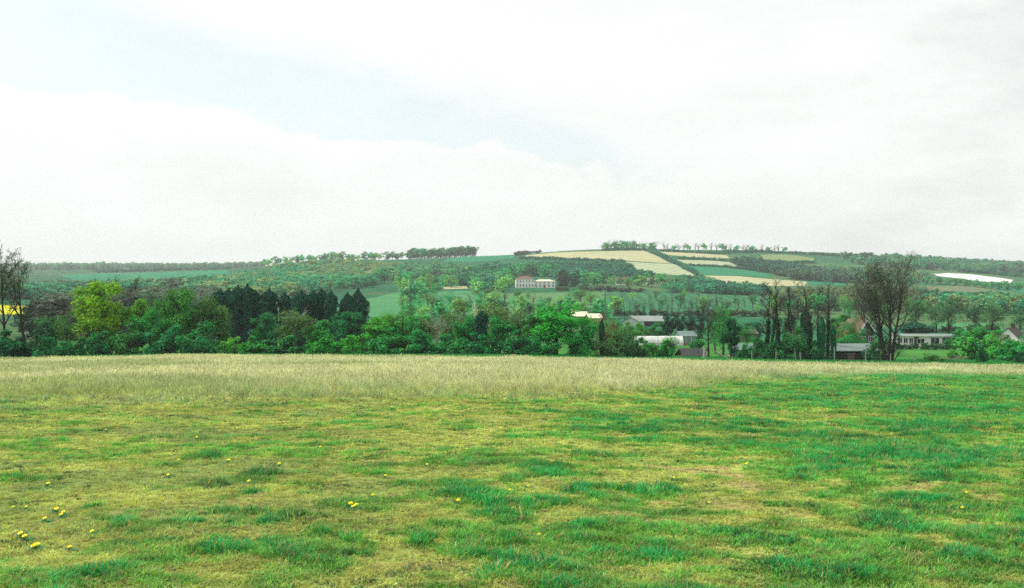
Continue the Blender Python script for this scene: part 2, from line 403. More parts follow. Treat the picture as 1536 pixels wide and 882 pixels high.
field('valley_wheat_field', [(88, 411), (200, 408), (344, 404), (346, 412), (250, 420), (120, 424)], TEALF, 800)
field('rape_field', [(-80, 456), (0, 457), (44, 459), (40, 471), (-80, 472)], RAPE, 300)
field('paddock', [(1395, 483), (1500, 484), (1505, 495), (1390, 496)], PAST, 250, off=.1)
field('slope_meadow', [(700, 441), (905, 437), (905, 470), (720, 470)], field_mat('scrubby_meadow', (.06, .19, .08), (.12, .20, .085), patch=.03), 380)

# ------------------------------------------------------------------ trees
def tone_of(rg, n, lo=.6, hi=1.4, hue=.12):
    t = rg.uniform(lo, hi, n)[:, None] * np.ones((1, 3))
    h = rg.normal(0, hue, n)
    t[:, 0] *= 1 + h; t[:, 2] *= 1 - .5 * h
    return np.clip(t, .15, 2.2)
def grow(rg, p, d, L, r, lvl, S, cfg, tips):
    n = cfg['n'][lvl]; st = L / n; r0 = r
    for i in range(n):
        d = d + rg.normal(0, cfg['wob'][lvl], 3); d[2] += cfg['up'][lvl]; d = d / np.linalg.norm(d)
        q = p + d * st; r2 = r0 * (1 - cfg['tap'][lvl] * (i + 1) / n)
        S.append((p, q, r, r2, lvl))
        t = (i + 1) / n
        if lvl + 1 < len(cfg['n']) and t >= cfg['start'][lvl]:
            for k in range(cfg['k'][lvl]):
                a = rg.uniform(*cfg['ang'][lvl]); ph = rg.uniform(0, 2 * math.pi)
                u = np.cross(d, (0, 0, 1) if abs(d[2]) < .95 else (1, 0, 0)); u /= np.linalg.norm(u); v = np.cross(d, u)
                nd = d * math.cos(a) + (u * math.cos(ph) + v * math.sin(ph)) * math.sin(a)
                grow(rg, q, nd, L * rg.uniform(*cfg['ratio'][lvl]) * (1 - cfg['sh'][lvl] * t), r2 * .62, lvl + 1, S, cfg, tips)
        p, r = q, r2
    tips.append((p, d, lvl))
def seg_mesh(name, S, sides_of, zs=1.0, base_tone=None):
    Vs, Qs, off = [], [], 0
    for sides in sorted(set(sides_of.values())):
        L = [s for s in S if sides_of[s[4]] == sides]
        if not L: continue
        V, Q = segs_np([s[0] for s in L], [s[1] for s in L], [s[2] for s in L], [s[3] for s in L], sides)
        Vs.append(V); Qs.append(Q + off); off += len(V)
    V = np.concatenate(Vs); Q = np.concatenate(Qs)
    return mesh_np(name, V * zs, Q, np.ones((len(V), 3)), smooth=True)
def clump_leaves(rg, cen, rad, npc, size, shell=.5, up=.75):
    Vs, Qs, T, off = [], [], [], 0
    for c, r in zip(cen, rad):
        dr = rand_dirs(rg, npc)
        rr = rg.random(npc) ** shell
        pt = c + dr * rr[:, None] * r
        V, Q = leaves_np(rg, pt, dr * .8 + np.array([0, 0, up]) + rg.normal(0, .55, (npc, 3)), size)
        t = tone_of(rg, npc) * rg.uniform(.78, 1.22)
        Vs.append(V); Qs.append(Q + off); T.append(np.repeat(t, 4, 0)); off += len(V)
    return np.concatenate(Vs), np.concatenate(Qs), np.concatenate(T)
LIB = {}
def make_leafy(key, seed, base, nc, npc, leaf, wid=.36, crad=(.09, .16), dens=1.0, skew=.0):
    """unit-height broadleaf tree: tapering trunk with limbs, crown of leaf sprays in uneven clumps"""
    rg = np.random.default_rng(seed); S, tips = [], []
    cfg = dict(n=[5, 4, 3], wob=[.06, .14, .2], up=[.06, .12, .08], tap=[.75, .8, .8], start=[.45, .3, 9], k=[3, 3, 0], ang=[(.5, 1.0), (.4, .9), (0, 0)], ratio=[(.5, .75), (.45, .7), (0, 0)], sh=[.45, .3, 0])
    grow(rg, np.array([0, 0, -.03]), np.array([0., 0, 1]), .72, .026, 0, S, cfg, tips)
    cen, rad = [], []
    cz = (base + 1) / 2; hz = (1 - base) / 2
    for k in range(nc):
        u = rand_dirs(rg, 1)[0]; rr = rg.uniform(.45, .98) if k % 4 else rg.uniform(0, .5)
        lump = .8 + .4 * vnoise(np.array([u[0] * 2 + 9]), np.array([u[2] * 2 + u[1]]), .9, seed)[0]
        z = u[2] * rr * hz * (.92 if u[2] > 0 else 1)
        prof = 1.0 - .25 * max(0, u[2])
        r = rg.uniform(*crad)
        cen.append(np.array([u[0] * rr * wid * lump * prof + skew * z, u[1] * rr * wid * lump * prof, cz + z * (.9 + .15 * lump)])); rad.append(np.array([r, r, r * .75]))
    V, Q, T = clump_leaves(rg, cen, rad, npc, leaf)
    m = max(V[:, 2].max(), .01); V = V / m
    LIB[key] = (seg_mesh('trunk', S, {0: 7, 1: 5, 2: 3}, 1 / m), mesh_np('crown', V, Q, T), LEAF)
def make_bush(key, seed, nc, npc, leaf, wid=.6, flat=1.0):
    rg = np.random.default_rng(seed); S, tips = [], []
    cfg = dict(n=[3, 3], wob=[.2, .25], up=[.05, .1], tap=[.7, .8], start=[.4, 9], k=[2, 0], ang=[(.4, .9), (0, 0)], ratio=[(.5, .8), (0, 0)], sh=[.3, 0])
    for k in range(6):
        a = rg.uniform(0, 6.28); grow(rg, np.array([math.cos(a) * .015, math.sin(a) * .015, -.05]), unit(np.array([math.cos(a) * .6, math.sin(a) * .6, 1.])), .62, .014, 0, S, cfg, tips)
    cen, rad = [], []
    for k in range(nc):
        u = rand_dirs(rg, 1)[0]; u[2] = abs(u[2]); rr = rg.uniform(.3, 1)
        lump = rg.uniform(.75, 1.15); r = rg.uniform(.13, .24)
        cen.append(np.array([u[0] * rr * wid * lump, u[1] * rr * wid * lump, .06 + u[2] * rr * .78 * lump * flat])); rad.append(np.array([r, r, r * .8]))
    V, Q, T = clump_leaves(rg, cen, rad, npc, leaf)
    V[:, 2] = np.maximum(V[:, 2], -.02); m = V[:, 2].max(); V[:, 2] /= m
    LIB[key] = (seg_mesh('stems', S, {0: 5, 1: 3}, 1 / m), mesh_np('foliage', V, Q, T), LEAF)
def make_conifer(key, seed, n, leaf, wid=.16, col=.6, base=.03):
    """cone/column of drooping sprays; col 1 = columnar"""
    rg = np.random.default_rng(seed)
    z = base + (1 - base) * rg.random(n) ** (1.25 if col < .8 else 1.02)
    a = rg.uniform(0, 2 * math.pi, n)
    prof = np.where(z > col, np.maximum(0, (1 - z) / (1 - col)) ** .75, .82 + .18 * z / col)
    lump = .55 + .55 * vnoise(np.cos(a) * 1.6 + seed, z * 7 + np.sin(a) * 1.6, .8, seed) + .35 * vnoise(np.cos(a) * 3 + seed, z * 16 + np.sin(a) * 3, .8, seed + 3)
    r = wid * prof * lump * rg.uniform(.5, 1.2, n) + .006
    sp = rg.random(n) < .03; r[sp] *= .35; z[sp] = np.minimum(z[sp] + rg.uniform(.02, .09, sp.sum()) * (z[sp] > col * .8), 1.03)
    C = np.stack([np.cos(a) * r, np.sin(a) * r, z], 1)
    N = np.stack([np.cos(a), np.sin(a), np.full(n, .55)], 1) + rg.normal(0, .45, (n, 3))
    V, Q = leaves_np(rg, C, N, leaf, 1.6); T = np.repeat(tone_of(rg, n, .6, 1.4, .1), 4, 0)
    S = [(np.array([0, 0, -.03]), np.array([0, 0, .5]), .02, .012, 0), (np.array([0, 0, .5]), np.array([0, 0, .97]), .012, .003, 0)]
    LIB[key] = (seg_mesh('trunk', S, {0: 6}), mesh_np('crown', V, Q, T), NEEDLE)
def make_bare(key, seed, cfg, L, r, stems=1, spread=.0, bud=0, budsize=.012, sleeve=0, budtone=1.0, crownlvl=2, tmin=.0008):
    """leafless tree: thick limbs are the trunk, the fine twigs (and opening buds) are the crown"""
    rg = np.random.default_rng(seed); S, tips = [], []
    for k in range(stems):
        a = 2 * math.pi * k / max(stems, 1) + rg.uniform(-.5, .5)
        d = unit(np.array([math.cos(a) * spread, math.sin(a) * spread * .6, 1.]))
        grow(rg, np.array([math.cos(a) * .02 * (stems > 1), math.sin(a) * .02 * (stems > 1), -.02]), d, L * rg.uniform(.85, 1.05) if stems > 1 else L, r * rg.uniform(.75, 1.05), 0, S, cfg, tips)
    S = [(p, q, max(a, tmin), max(b, tmin), l) for p, q, a, b, l in S]
    m = max(s[1][2] for s in S)
    S1 = [s for s in S if s[4] < crownlvl]; S2 = [s for s in S if s[4] >= crownlvl]
    tm = seg_mesh('trunk', S1, {0: 7, 1: 5, 2: 4, 3: 3, 4: 3}, 1 / m)
    A = segs_np([s[0] for s in S2], [s[1] for s in S2], [s[2] for s in S2], [s[3] for s in S2], 3)
    V, Q = A[0] / m, A[1]; T = np.ones((len(V), 3)) * .9
    if bud:
        idx = rg.integers(0, len(S2), bud); C = np.array([S2[i][1] for i in idx]) / m + rg.normal(0, .006, (bud, 3))
        bv, bq = leaves_np(rg, C, rand_dirs(rg, bud), budsize)
        T = np.concatenate([T, np.repeat(tone_of(rg, bud, .7, 1.3) * budtone, 4, 0)]); Q = np.concatenate([Q, bq + len(V)]); V = np.concatenate([V, bv])
    cm = mesh_np('crown', V, Q, T)
    iv = None
    if sleeve:
        n = sleeve; z = rg.random(n) ** 1.2 * .5; a = rg.uniform(0, 6.283, n)
        lump = .5 + vnoise(a + seed, z * 14, .8, seed)
        rr = (.004 + .008 * lump * (1 - z * .9)) * rg.uniform(.5, 1.1, n)
        cx = np.interp(z, [s[1][2] / m for s in S1 if s[4] == 0], [s[1][0] / m for s in S1 if s[4] == 0]); cy = np.interp(z, [s[1][2] / m for s in S1 if s[4] == 0], [s[1][1] / m for s in S1 if s[4] == 0])
        C = np.stack([cx + np.cos(a) * rr, cy + np.sin(a) * rr, z], 1)
        iv_v, iv_q = leaves_np(rg, C, np.stack([np.cos(a), np.sin(a), np.full(n, .4)], 1) + rg.normal(0, .4, (n, 3)), .017)
        iv = mesh_np('ivy', iv_v, iv_q, np.repeat(tone_of(rg, n, .6, 1.4, .1), 4, 0))
    LIB[key] = (tm, cm, LEAF, iv)
for i, (b, w, sk) in enumerate([(.16, .34, .05), (.1, .38, -.06), (.2, .30, .02), (.12, .42, .0)]):
    make_leafy('leafy%d' % i, 100 + i, b, 46, 170, .030, w, skew=sk)
for i, (b, w) in enumerate([(.18, .30), (.12, .36), (.22, .27)]):
    make_leafy('thin%d' % i, 140 + i, b, 44, 58, .024, w * 1.05, crad=(.07, .17))
for i, w in enumerate([.55, .7, .6, .8]):
    make_bush('bush%d' % i, 200 + i, 26, 150, .065, w)
for i, w in enumerate([.6, .7]):
    make_bush('twiggy%d' % i, 230 + i, 22, 60, .05, w)
make_conifer('cypress0', 300, 7200, .034, .17, .90); make_conifer('cypress1', 301, 7200, .034, .15, .92); make_conifer('cypress2', 302, 7200, .034, .19, .80); make_conifer('cypress3', 303, 4600, .030, .11, .8)
BCFG = dict(n=[7, 4, 4, 3, 2], wob=[.06, .12, .16, .2, .25], up=[.03, .09, .08, .06, .02], tap=[.8, .8, .8, .8, .7], start=[.35, .2, .2, .2, 9], k=[2, 2, 1, 2, 0],
            ang=[(.35, .8), (.35, .8), (.35, .85), (.4, .9), (0, 0)], ratio=[(.45, .65), (.42, .62), (.42, .62), (.45, .65), (0, 0)], sh=[.45, .35, .3, .2, 0])
make_bare('bare0', 400, BCFG, .8, .019); make_bare('bare1', 401, BCFG, .8, .018); make_bare('bare2', 402, BCFG, .8, .018, bud=900)
make_bare('budding0', 410, BCFG, .8, .02, bud=260, budsize=.011, budtone=np.array([1.6, 2.2, 1.0]), tmin=.0009); make_bare('budding1', 411, BCFG, .8, .02, bud=220, budsize=.011, budtone=np.array([1.6, 2.0, 1.0]), tmin=.0009)
FANC = dict(BCFG, k=[2, 2, 1, 1, 0], n=[11, 6, 4, 3, 2], wob=[.03, .07, .12, .18, .25], up=[.06, .16, .14, .12, .06], start=[.28, .2, .2, .2, 9], ang=[(.4, .75), (.3, .6), (.3, .7), (.3, .8), (0, 0)], ratio=[(.38, .55), (.45, .62), (.45, .62), (.45, .65), (0, 0)])
make_bare('fan', 431, FANC, .95, .012, stems=4, spread=.10, tmin=.0006)
POPC = dict(BCFG, n=[11, 4, 3, 2], wob=[.015, .08, .12, .2], up=[.05, .2, .14, .08], tap=[.85, .8, .8, .7], start=[.3, .2, .2, 9], k=[2, 1, 2, 0], ang=[(.3, .6), (.3, .7), (.4, .8), (0, 0)], ratio=[(.14, .22), (.4, .6), (.45, .65), (0, 0)], sh=[.35, .3, .2, 0])
for i in range(3): make_bare('slender%d' % i, 430 + i, POPC, .96, .012, sleeve=900, tmin=.001)
make_bare('sapling', 440, dict(POPC, ratio=[(.12, .2), (.4, .6), (.45, .65), (0, 0)]), .96, .008)
SHRC = dict(BCFG, n=[4, 4, 3, 2], wob=[.15, .2, .25, .25], up=[.02, .05, .05, .0], tap=[.75, .8, .8, .7], start=[.3, .2, .2, 9], k=[2, 2, 2, 0], ang=[(.4, .9), (.4, .9), (.4, 1), (0, 0)], ratio=[(.5, .7), (.5, .7), (.5, .7), (0, 0)], sh=[.3, .3, .2, 0])
make_bare('bareshrub', 450, SHRC, .8, .02, stems=7, spread=.7, crownlvl=1)
make_bare('blossom', 451, SHRC, .75, .02, stems=5, spread=.5, crownlvl=1, bud=1500, budsize=.035)
for i, (b, w) in enumerate([(.05, .36), (.08, .44), (.02, .40), (.1, .34)]):
    make_leafy('far%d' % i, 160 + i, b, 22, 26, .085, w, crad=(.11, .2))
make_conifer('farcone', 330, 420, .10, .2, .45); make_conifer('farcolumn', 331, 420, .09, .15, .7)
make_bare('farbare', 460, dict(POPC, n=[6, 4, 3, 2], start=[.2, .2, .2, 9], ratio=[(.35, .5), (.45, .65), (.45, .65), (0, 0)]), .85, .022)
LIB['farbare'][0].name = 'far_trunk'

BARKC = (.075, .065, .05)
def tree(kind, name, label, cat, px, d, ytop, wpx, col, bark=BARKC, group=None, rz=None, top_h=None, ivy=(.03, .13, .055)):
    x, y, z = P(px, d)
    H = top_h if top_h else (EYE + (CY - ytop) / F * d) - z
    W = wpx * d / F
    parts = LIB[kind]
    if 'ratio' not in LIB[kind][1]:
        v = np.zeros(len(parts[1].vertices) * 3, np.float32); parts[1].vertices.foreach_get('co', v); v = v.reshape(-1, 3)
        q = np.quantile(v[:, 0], [.01, .99]); q2 = np.quantile(v[:, 1], [.01, .99])
        parts[1]['ratio'] = float(((q[1] - q[0]) + (q2[1] - q2[0])) / 2)
    s = W / parts[1]['ratio']
    o = empty(name, (x, y, z), rng.uniform(0, 6.28) if rz is None else rz, (s, s, H))
    tag(o, label, cat, group)
    shrub = parts[0].name.startswith('stems')
    link('stems' if shrub else 'trunk', parts[0], BARK, o, bark)
    link('foliage' if shrub else 'crown', parts[1], parts[2], o, vivid(col) if 'bare' not in kind and 'budding' not in kind and kind not in ('fan', 'sapling') and not kind.startswith('slender') else col)
    if len(parts) > 3 and parts[3] is not None: link('ivy', parts[3], LEAF, o, ivy)
    return o
YEL = (.20, .42, .02); MID = (.045, .31, .07); DKG = (.016, .18, .06); TEAL = (.02, .26, .085); FIR = (.007, .075, .05); BRI = (.04, .32, .05)
def vivid(c):
    m = max(c)
    return (c[0] * (.62 if c[0] < c[1] else 1) * 1.8, c[1] * 1.8, c[2] * 1.3) if c[1] >= c[0] and m < .35 and c not in (YEL, MID, DKG, TEAL, FIR, BRI) else c
exec_trees = [
 # kind, name, label, cat, px, d, ytop, wpx, col[, bark]
 ('budding0', 'bare_tree', 'tall bare tree with opening buds at the left picture edge', 'tree', 6, 150, 357, 66, (.07, .085, .045), (.05, .045, .035)),
 ('budding1', 'bare_tree', 'bare budding tree leaning right, second tree from the left edge', 'tree', 40, 148, 371, 52, (.07, .085, .045), (.05, .045, .035)),
 ('leafy0', 'broadleaf_tree', 'tall bright yellow-green tree, tallest leafy tree of the left hedgerow', 'tree', 148, 152, 418, 66, YEL),
 ('leafy2', 'broadleaf_tree', 'smaller yellow-green tree right of the tall bright yellow-green one', 'tree', 206, 154, 446, 38, (.13, .22, .035)),
 ('bare0', 'bare_tree', 'thin dark leafless tree rising behind the two yellow-green trees', 'tree', 186, 166, 410, 40, (.06, .06, .05)),
 ('thin0', 'broadleaf_tree', 'dim purple-brown tree half hidden behind the yellow-green trees', 'tree', 232, 170, 430, 44, (.07, .09, .06)),
 ('leafy1', 'broadleaf_tree', 'broad dark green tree with light top left of the dark conifers', 'tree', 272, 153, 429, 62, (.06, .17, .04)),
 ('leafy3', 'broadleaf_tree', 'brownish green tree touching the left end of the dark conifers', 'tree', 312, 154, 440, 50, (.075, .13, .045)),
 ('thin1', 'broadleaf_tree', 'small olive tree left of the tall bright yellow-green tree', 'tree', 100, 154, 462, 52, (.075, .13, .05)),
 ('bush0', 'shrub', 'dark green shrub at the foot of the leftmost bare trees', 'shrub', 12, 148, 492, 56, DKG),
 ('bush1', 'shrub', 'dark brownish bush under the second bare tree at left', 'shrub', 62, 151, 478, 54, (.03, .07, .045)),
 ('bush2', 'shrub', 'teal green shrub at the field edge left of the yellow-green tree', 'shrub', 84, 147, 500, 60, TEAL),
 ('bush3', 'shrub', 'deep green bush at the foot of the tall yellow-green tree', 'shrub', 140, 147, 494, 62, (.02, .12, .05)),
 ('bush0', 'shrub', 'mottled green bush below the smaller yellow-green tree', 'shrub', 196, 147, 480, 56, (.045, .15, .05)),
 ('bush1', 'shrub', 'fresh teal bush beneath the broad dark green tree', 'shrub', 244, 147, 484, 52, TEAL),
 ('bush2', 'shrub', 'dark bush beneath the brownish green tree by the conifers', 'shrub', 300, 147, 478, 62, (.025, .13, .055)),
 ('bush3', 'shrub', 'light yellow-green low bush just right of the dark left bushes', 'shrub', 344, 148, 503, 40, (.12, .27, .06)),
 ('bush0', 'shrub', 'rounded mid green shrub at the field edge below the long conifer row', 'shrub', 382, 147, 502, 46, BRI),
 ('leafy1', 'broadleaf_tree', 'round grey-green tree standing in front of the long conifer row', 'tree', 398, 158, 466, 42, (.03, .13, .065)),
 ('thin2', 'birch_tree', 'birch with white stems and brownish crown in the hedgerow', 'birch', 440, 150, 459, 56, (.085, .115, .05), (.62, .60, .52)),
 ('bush1', 'shrub', 'dark low shrub at the foot of the white-stemmed birch', 'shrub', 424, 147, 500, 56, (.03, .12, .05)),
 ('bush2', 'shrub', 'bright green bush right of the white-stemmed birch', 'shrub', 486, 147, 490, 56, BRI),
 ('leafy0', 'broadleaf_tree', 'dark domed tree below the pair of broad conifers', 'tree', 522, 152, 465, 46, (.018, .11, .055)),
 ('bush3', 'shrub', 'bright leafy bush below the dark domed tree', 'shrub', 532, 147, 500, 60, (.06, .23, .05)),
 ('leafy2', 'broadleaf_tree', 'light green tree right of the dark domed tree', 'tree', 562, 151, 474, 44, (.085, .24, .05)),
 ('thin0', 'broadleaf_tree', 'olive thin-leaved tree between the light green tree and the pale dead boughs', 'tree', 606, 156, 455, 52, (.08, .16, .06)),
 ('bush0', 'shrub', 'rich green bush under the olive thin-leaved tree', 'shrub', 588, 147, 488, 58, (.03, .18, .06)),
 ('bush1', 'shrub', 'teal green shrub left of the pale dead boughs', 'shrub', 636, 147, 492, 56, (.028, .17, .07)),
 ('bare1', 'dead_tree', 'pale broken dead tree with bleached boughs in the hedgerow', 'dead tree', 656, 151, 470, 44, (.42, .40, .30), (.45, .42, .32)),
 ('thin1', 'broadleaf_tree', 'brownish olive tree right of the pale dead tree', 'tree', 690, 155, 447, 52, (.12, .14, .06)),
 ('thin2', 'broadleaf_tree', 'tall olive-brown tree above the small dark fir', 'tree', 738, 157, 445, 52, (.13, .15, .07)),
 ('cypress1', 'conifer', 'small dark fir tucked inside the middle hedgerow', 'conifer', 722, 149, 468, 18, FIR),
 ('blossom', 'blossom_tree', 'little tree in white blossom beside the brownish olive tree', 'blossom tree', 713, 160, 447, 13, (.65, .66, .58), (.2, .18, .15)),
 ('blossom', 'blossom_tree', 'little tree in white blossom in front of the country house slope', 'blossom tree', 760, 164, 453, 11, (.62, .64, .55), (.2, .18, .15)),
 ('bush2', 'shrub', 'dark leafy bush below the brownish olive tree', 'shrub', 680, 147, 496, 58, (.03, .14, .055)),
 ('bush3', 'shrub', 'teal bush at the field edge under the small dark fir', 'shrub', 728, 147, 497, 56, TEAL),
 ('thin0', 'broadleaf_tree', 'grey twiggy tree between the olive-brown tree and the big green tree', 'tree', 778, 154, 457, 48, (.10, .12, .07)),
 ('bush0', 'shrub', 'low dark shrub left of the big bright green tree', 'shrub', 776, 147, 492, 48, (.022, .13, .055)),
 ('leafy3', 'broadleaf_tree', 'big bright green spreading tree in the middle of the hedgerow', 'tree', 834, 149, 450, 86, (.04, .23, .05)),
 ('bush1', 'shrub', 'green bush filling the right foot of the big bright green tree', 'shrub', 872, 147, 484, 50, (.035, .18, .06)),
 ('bush2', 'shrub', 'dark bush under the left side of the big bright green tree', 'shrub', 812, 146.5, 496, 50, (.025, .16, .06)),
 ('twiggy0', 'shrub', 'reddish brown twiggy shrub before the pale farm roofs', 'shrub', 914, 153, 466, 40, (.20, .12, .07)),
 ('thin1', 'broadleaf_tree', 'small pale leafed tree right of the ivy-clad stump', 'tree', 926, 150, 474, 44, (.10, .18, .07)),
 ('cypress3', 'ivy_stump', 'dark ivy-clad stump standing up in the hedgerow', 'stump', 903, 148, 478, 8, (.012, .05, .025)),
 ('twiggy1', 'shrub', 'dark brambly shrub at the field edge below the reddish shrub', 'shrub', 902, 147, 502, 56, (.06, .10, .05)),
 ('bush3', 'shrub', 'purple-grey bramble bush left of the white polytunnel', 'shrub', 944, 147.5, 504, 44, (.05, .10, .05)),
 ('bush0', 'shrub', 'fresh green bush in front of the left end of the polytunnel', 'shrub', 968, 149, 508, 34, (.09, .24, .06)),
 ('bush1', 'shrub', 'round green bush in front of the middle of the polytunnel', 'shrub', 990, 149, 506, 32, (.05, .19, .06)),
 ('thin2', 'small_tree', 'little dark-stemmed tree in front of the right end of the polytunnel', 'tree', 1006, 149, 501, 24, (.05, .17, .06), (.03, .03, .025)),
 ('bare1', 'bare_tree', 'wide dark leafless tree behind the low dark-roofed shed', 'tree', 1062, 156, 448, 60, (.075, .085, .065)),
 ('leafy1', 'ivy_tree', 'dark ivy-covered tree right of the low dark-roofed shed', 'tree', 1096, 152, 474, 27, (.008, .07, .035)),
 ('thin0', 'broadleaf_tree', 'loose green tree between the wide leafless tree and the ivy-covered one', 'tree', 1084, 172, 452, 44, (.05, .17, .06)),
 ('bush2', 'shrub', 'shrub growing in front of the blue-grey glasshouse', 'shrub', 1117, 156, 512, 20, (.04, .19, .06)),
 ('slender0', 'slender_tree', 'leftmost of the tall slender ivy-hung trees', 'tree', 1149, 151, 420, 34, (.07, .085, .06)),
 ('slender1', 'slender_tree', 'slender ivy-hung tree with the thickest trunk', 'tree', 1167, 150, 416, 44, (.07, .08, .055), (.045, .04, .03)),
 ('slender2', 'slender_tree', 'thin slender tree squeezed between the first two ivy-hung trees', 'tree', 1157, 158, 428, 24, (.08, .095, .07)),
 ('slender1', 'slender_tree', 'thin slender tree just right of the thickest-trunked one', 'tree', 1181, 157, 426, 26, (.08, .095, .07)),
 ('slender2', 'slender_tree', 'thin slender tree left of the rightmost slender ivy-hung tree', 'tree', 1227, 157, 424, 26, (.08, .095, .07)),
 ('slender2', 'slender_tree', 'slender ivy-hung tree third from the left of its row', 'tree', 1196, 154, 424, 36, (.08, .095, .07)),
 ('slender0', 'slender_tree', 'slender ivy-hung tree fourth from the left of its row', 'tree', 1214, 150, 420, 38, (.075, .085, .06)),
 ('slender1', 'slender_tree', 'rightmost of the tall slender ivy-hung trees', 'tree', 1241, 152, 418, 32, (.075, .09, .06)),
 ('leafy3', 'conifer', 'purple-dark bushy conifer between the slender trees', 'conifer', 1186, 166, 468, 28, (.018, .045, .04)),
 ('cypress1', 'conifer', 'short dark pointed conifer behind the slender trees', 'conifer', 1208, 162, 466, 14, (.012, .045, .035)),
 ('cypress3', 'conifer', 'narrow dark column conifer left of the long low shed', 'conifer', 1233, 149, 474, 10, (.014, .085, .045)),
 ('cypress3', 'conifer', 'shorter dark column conifer touching the long low shed', 'conifer', 1250, 150, 488, 9, (.016, .085, .045)),
 ('bush0', 'shrub', 'green shrub at the foot of the slender trees', 'shrub', 1180, 150, 496, 48, (.03, .14, .06)),
 ('thin1', 'small_tree', 'light green small tree with pale stem among the slender trees', 'tree', 1194, 148, 482, 32, (.055, .17, .075), (.5, .5, .42)),
 ('bush1', 'shrub', 'dark undergrowth bush at the foot of the thick-trunked slender tree', 'shrub', 1150, 149, 504, 36, (.018, .10, .045)),
 ('bush2', 'shrub', 'dark undergrowth bush left of the narrow column conifer', 'shrub', 1216, 149, 506, 34, (.018, .10, .05)),
 ('fan', 'bare_tree', 'huge leafless many-stemmed tree towering at the right', 'tree', 1332, 150, 375, 100, (.17, .18, .13), (.06, .056, .044)),
 ('bareshrub', 'shrub', 'purple-dark twiggy thicket at the foot of the huge leafless tree', 'shrub', 1338, 147, 512, 46, (.035, .04, .045), (.03, .03, .03)),
 ('twiggy1', 'shrub', 'tangled dark green growth around the trunks of the huge leafless tree', 'shrub', 1322, 151, 486, 60, (.03, .07, .04)),
 ('twiggy0', 'shrub', 'brownish bramble clump on the lawn before the bungalow', 'shrub', 1398, 152, 527, 38, (.07, .12, .05)),
 ('bareshrub', 'brush_pile', 'pale heap of cut branches on the lawn', 'brush pile', 1432, 151, 530, 36, (.40, .40, .30), (.35, .34, .26)),
 ('bush3', 'shrub', 'dark round bush at the right field edge', 'shrub', 1474, 149, 512, 30, (.022, .12, .05)),
 ('bush0', 'shrub', 'large pale green shrub behind the dark round bush', 'shrub', 1462, 175, 492, 56, (.075, .22, .06)),
 ('bush1', 'shrub', 'light green shrub below the white gable at the right edge', 'shrub', 1502, 170, 500, 48, (.08, .25, .06)),
 ('bush2', 'shrub', 'large green shrub with white flecks at the right picture edge', 'shrub', 1530, 160, 494, 56, (.03, .19, .065)),
 ('bush3', 'shrub', 'dark shrub at the field edge in the right corner', 'shrub', 1534, 147, 522, 34, (.015, .09, .045)),
 ('bush1', 'shrub', 'green shrub beside the right end of the bungalow', 'shrub', 1440, 232, 492, 40, (.035, .17, .06)),
 ('twiggy0', 'shrub', 'brown scrub bush hiding the foot of the white gable', 'shrub', 1498, 215, 494, 44, (.09, .12, .05)),
 ('leafy1', 'broadleaf_tree', 'orange-leaved bush beside the house with white bargeboards', 'tree', 1279, 255, 492, 20, (.36, .26, .05)),
 ('leafy2', 'broadleaf_tree', 'green tree left of the house with white bargeboards', 'tree', 1262, 290, 470, 34, (.05, .16, .05)),
 ('cypress2', 'conifer', 'dark spreading conifer behind the bungalow', 'conifer', 1372, 275, 482, 40, (.012, .06, .05)),
 ('leafy0', 'broadleaf_tree', 'dark green tree behind the glasshouse and orange-roofed shed', 'tree', 1128, 270, 482, 34, (.02, .10, .06)),
 ('thin2', 'broadleaf_tree', 'dull green tree between the two leftmost bare trees and the yellow-green tree', 'tree', 76, 156, 468, 46, (.045, .13, .05)),
 ('leafy3', 'broadleaf_tree', 'green tree filling the gap right of the smaller yellow-green tree', 'tree', 226, 151, 458, 44, (.04, .19, .05)),
 ('thin0', 'broadleaf_tree', 'reddish-tinged tree beside the right end of the broad dark green tree', 'tree', 330, 156, 452, 34, (.10, .11, .05)),
 ('leafy2', 'broadleaf_tree', 'light tree behind the bright bush right of the birch', 'tree', 478, 154, 478, 40, (.05, .2, .06)),
 ('leafy1', 'broadleaf_tree', 'yellowish tree just right of the pair of broad conifers', 'tree', 582, 154, 468, 44, (.10, .24, .05)),
 ('leafy0', 'broadleaf_tree', 'green tree behind the teal shrub left of the pale dead boughs', 'tree', 628, 153, 470, 44, (.05, .2, .06)),
 ('thin1', 'broadleaf_tree', 'dusky tree immediately right of the pale dead tree', 'tree', 668, 153, 462, 38, (.08, .14, .055)),
 ('leafy3', 'broadleaf_tree', 'dark green tree directly left of the small dark fir', 'tree', 704, 151, 470, 40, (.025, .16, .055)),
 ('leafy2', 'broadleaf_tree', 'green tree directly right of the small dark fir', 'tree', 750, 151, 472, 42, (.035, .18, .06)),
 ('leafy1', 'broadleaf_tree', 'dull tree touching the left side of the big bright green tree', 'tree', 798, 151, 468, 40, (.05, .15, .055)),
 ('thin2', 'broadleaf_tree', 'mottled tree behind the right side of the big bright green tree', 'tree', 884, 153, 472, 44, (.06, .18, .06)),
 ('thin0', 'broadleaf_tree', 'twiggy green tree rising behind the purple-grey bramble bush', 'tree', 946, 151, 482, 38, (.07, .16, .06)),
 ('thin1', 'broadleaf_tree', 'green tree in front of the house with white bargeboards', 'tree', 1290, 175, 492, 30, (.03, .13, .05)),
 ('leafy2', 'broadleaf_tree', 'green tree behind the roof of the long low shed', 'tree', 1270, 190, 500, 34, (.04, .18, .07)),
 ('bush2', 'shrub', 'shrub in front of the roof of the long low shed', 'shrub', 1308, 151, 512, 22, (.02, .12, .06)),
 ('leafy3', 'broadleaf_tree', 'big green shrub-like tree behind the right end of the bungalow', 'tree', 1470, 240, 488, 50, (.045, .2, .07)),
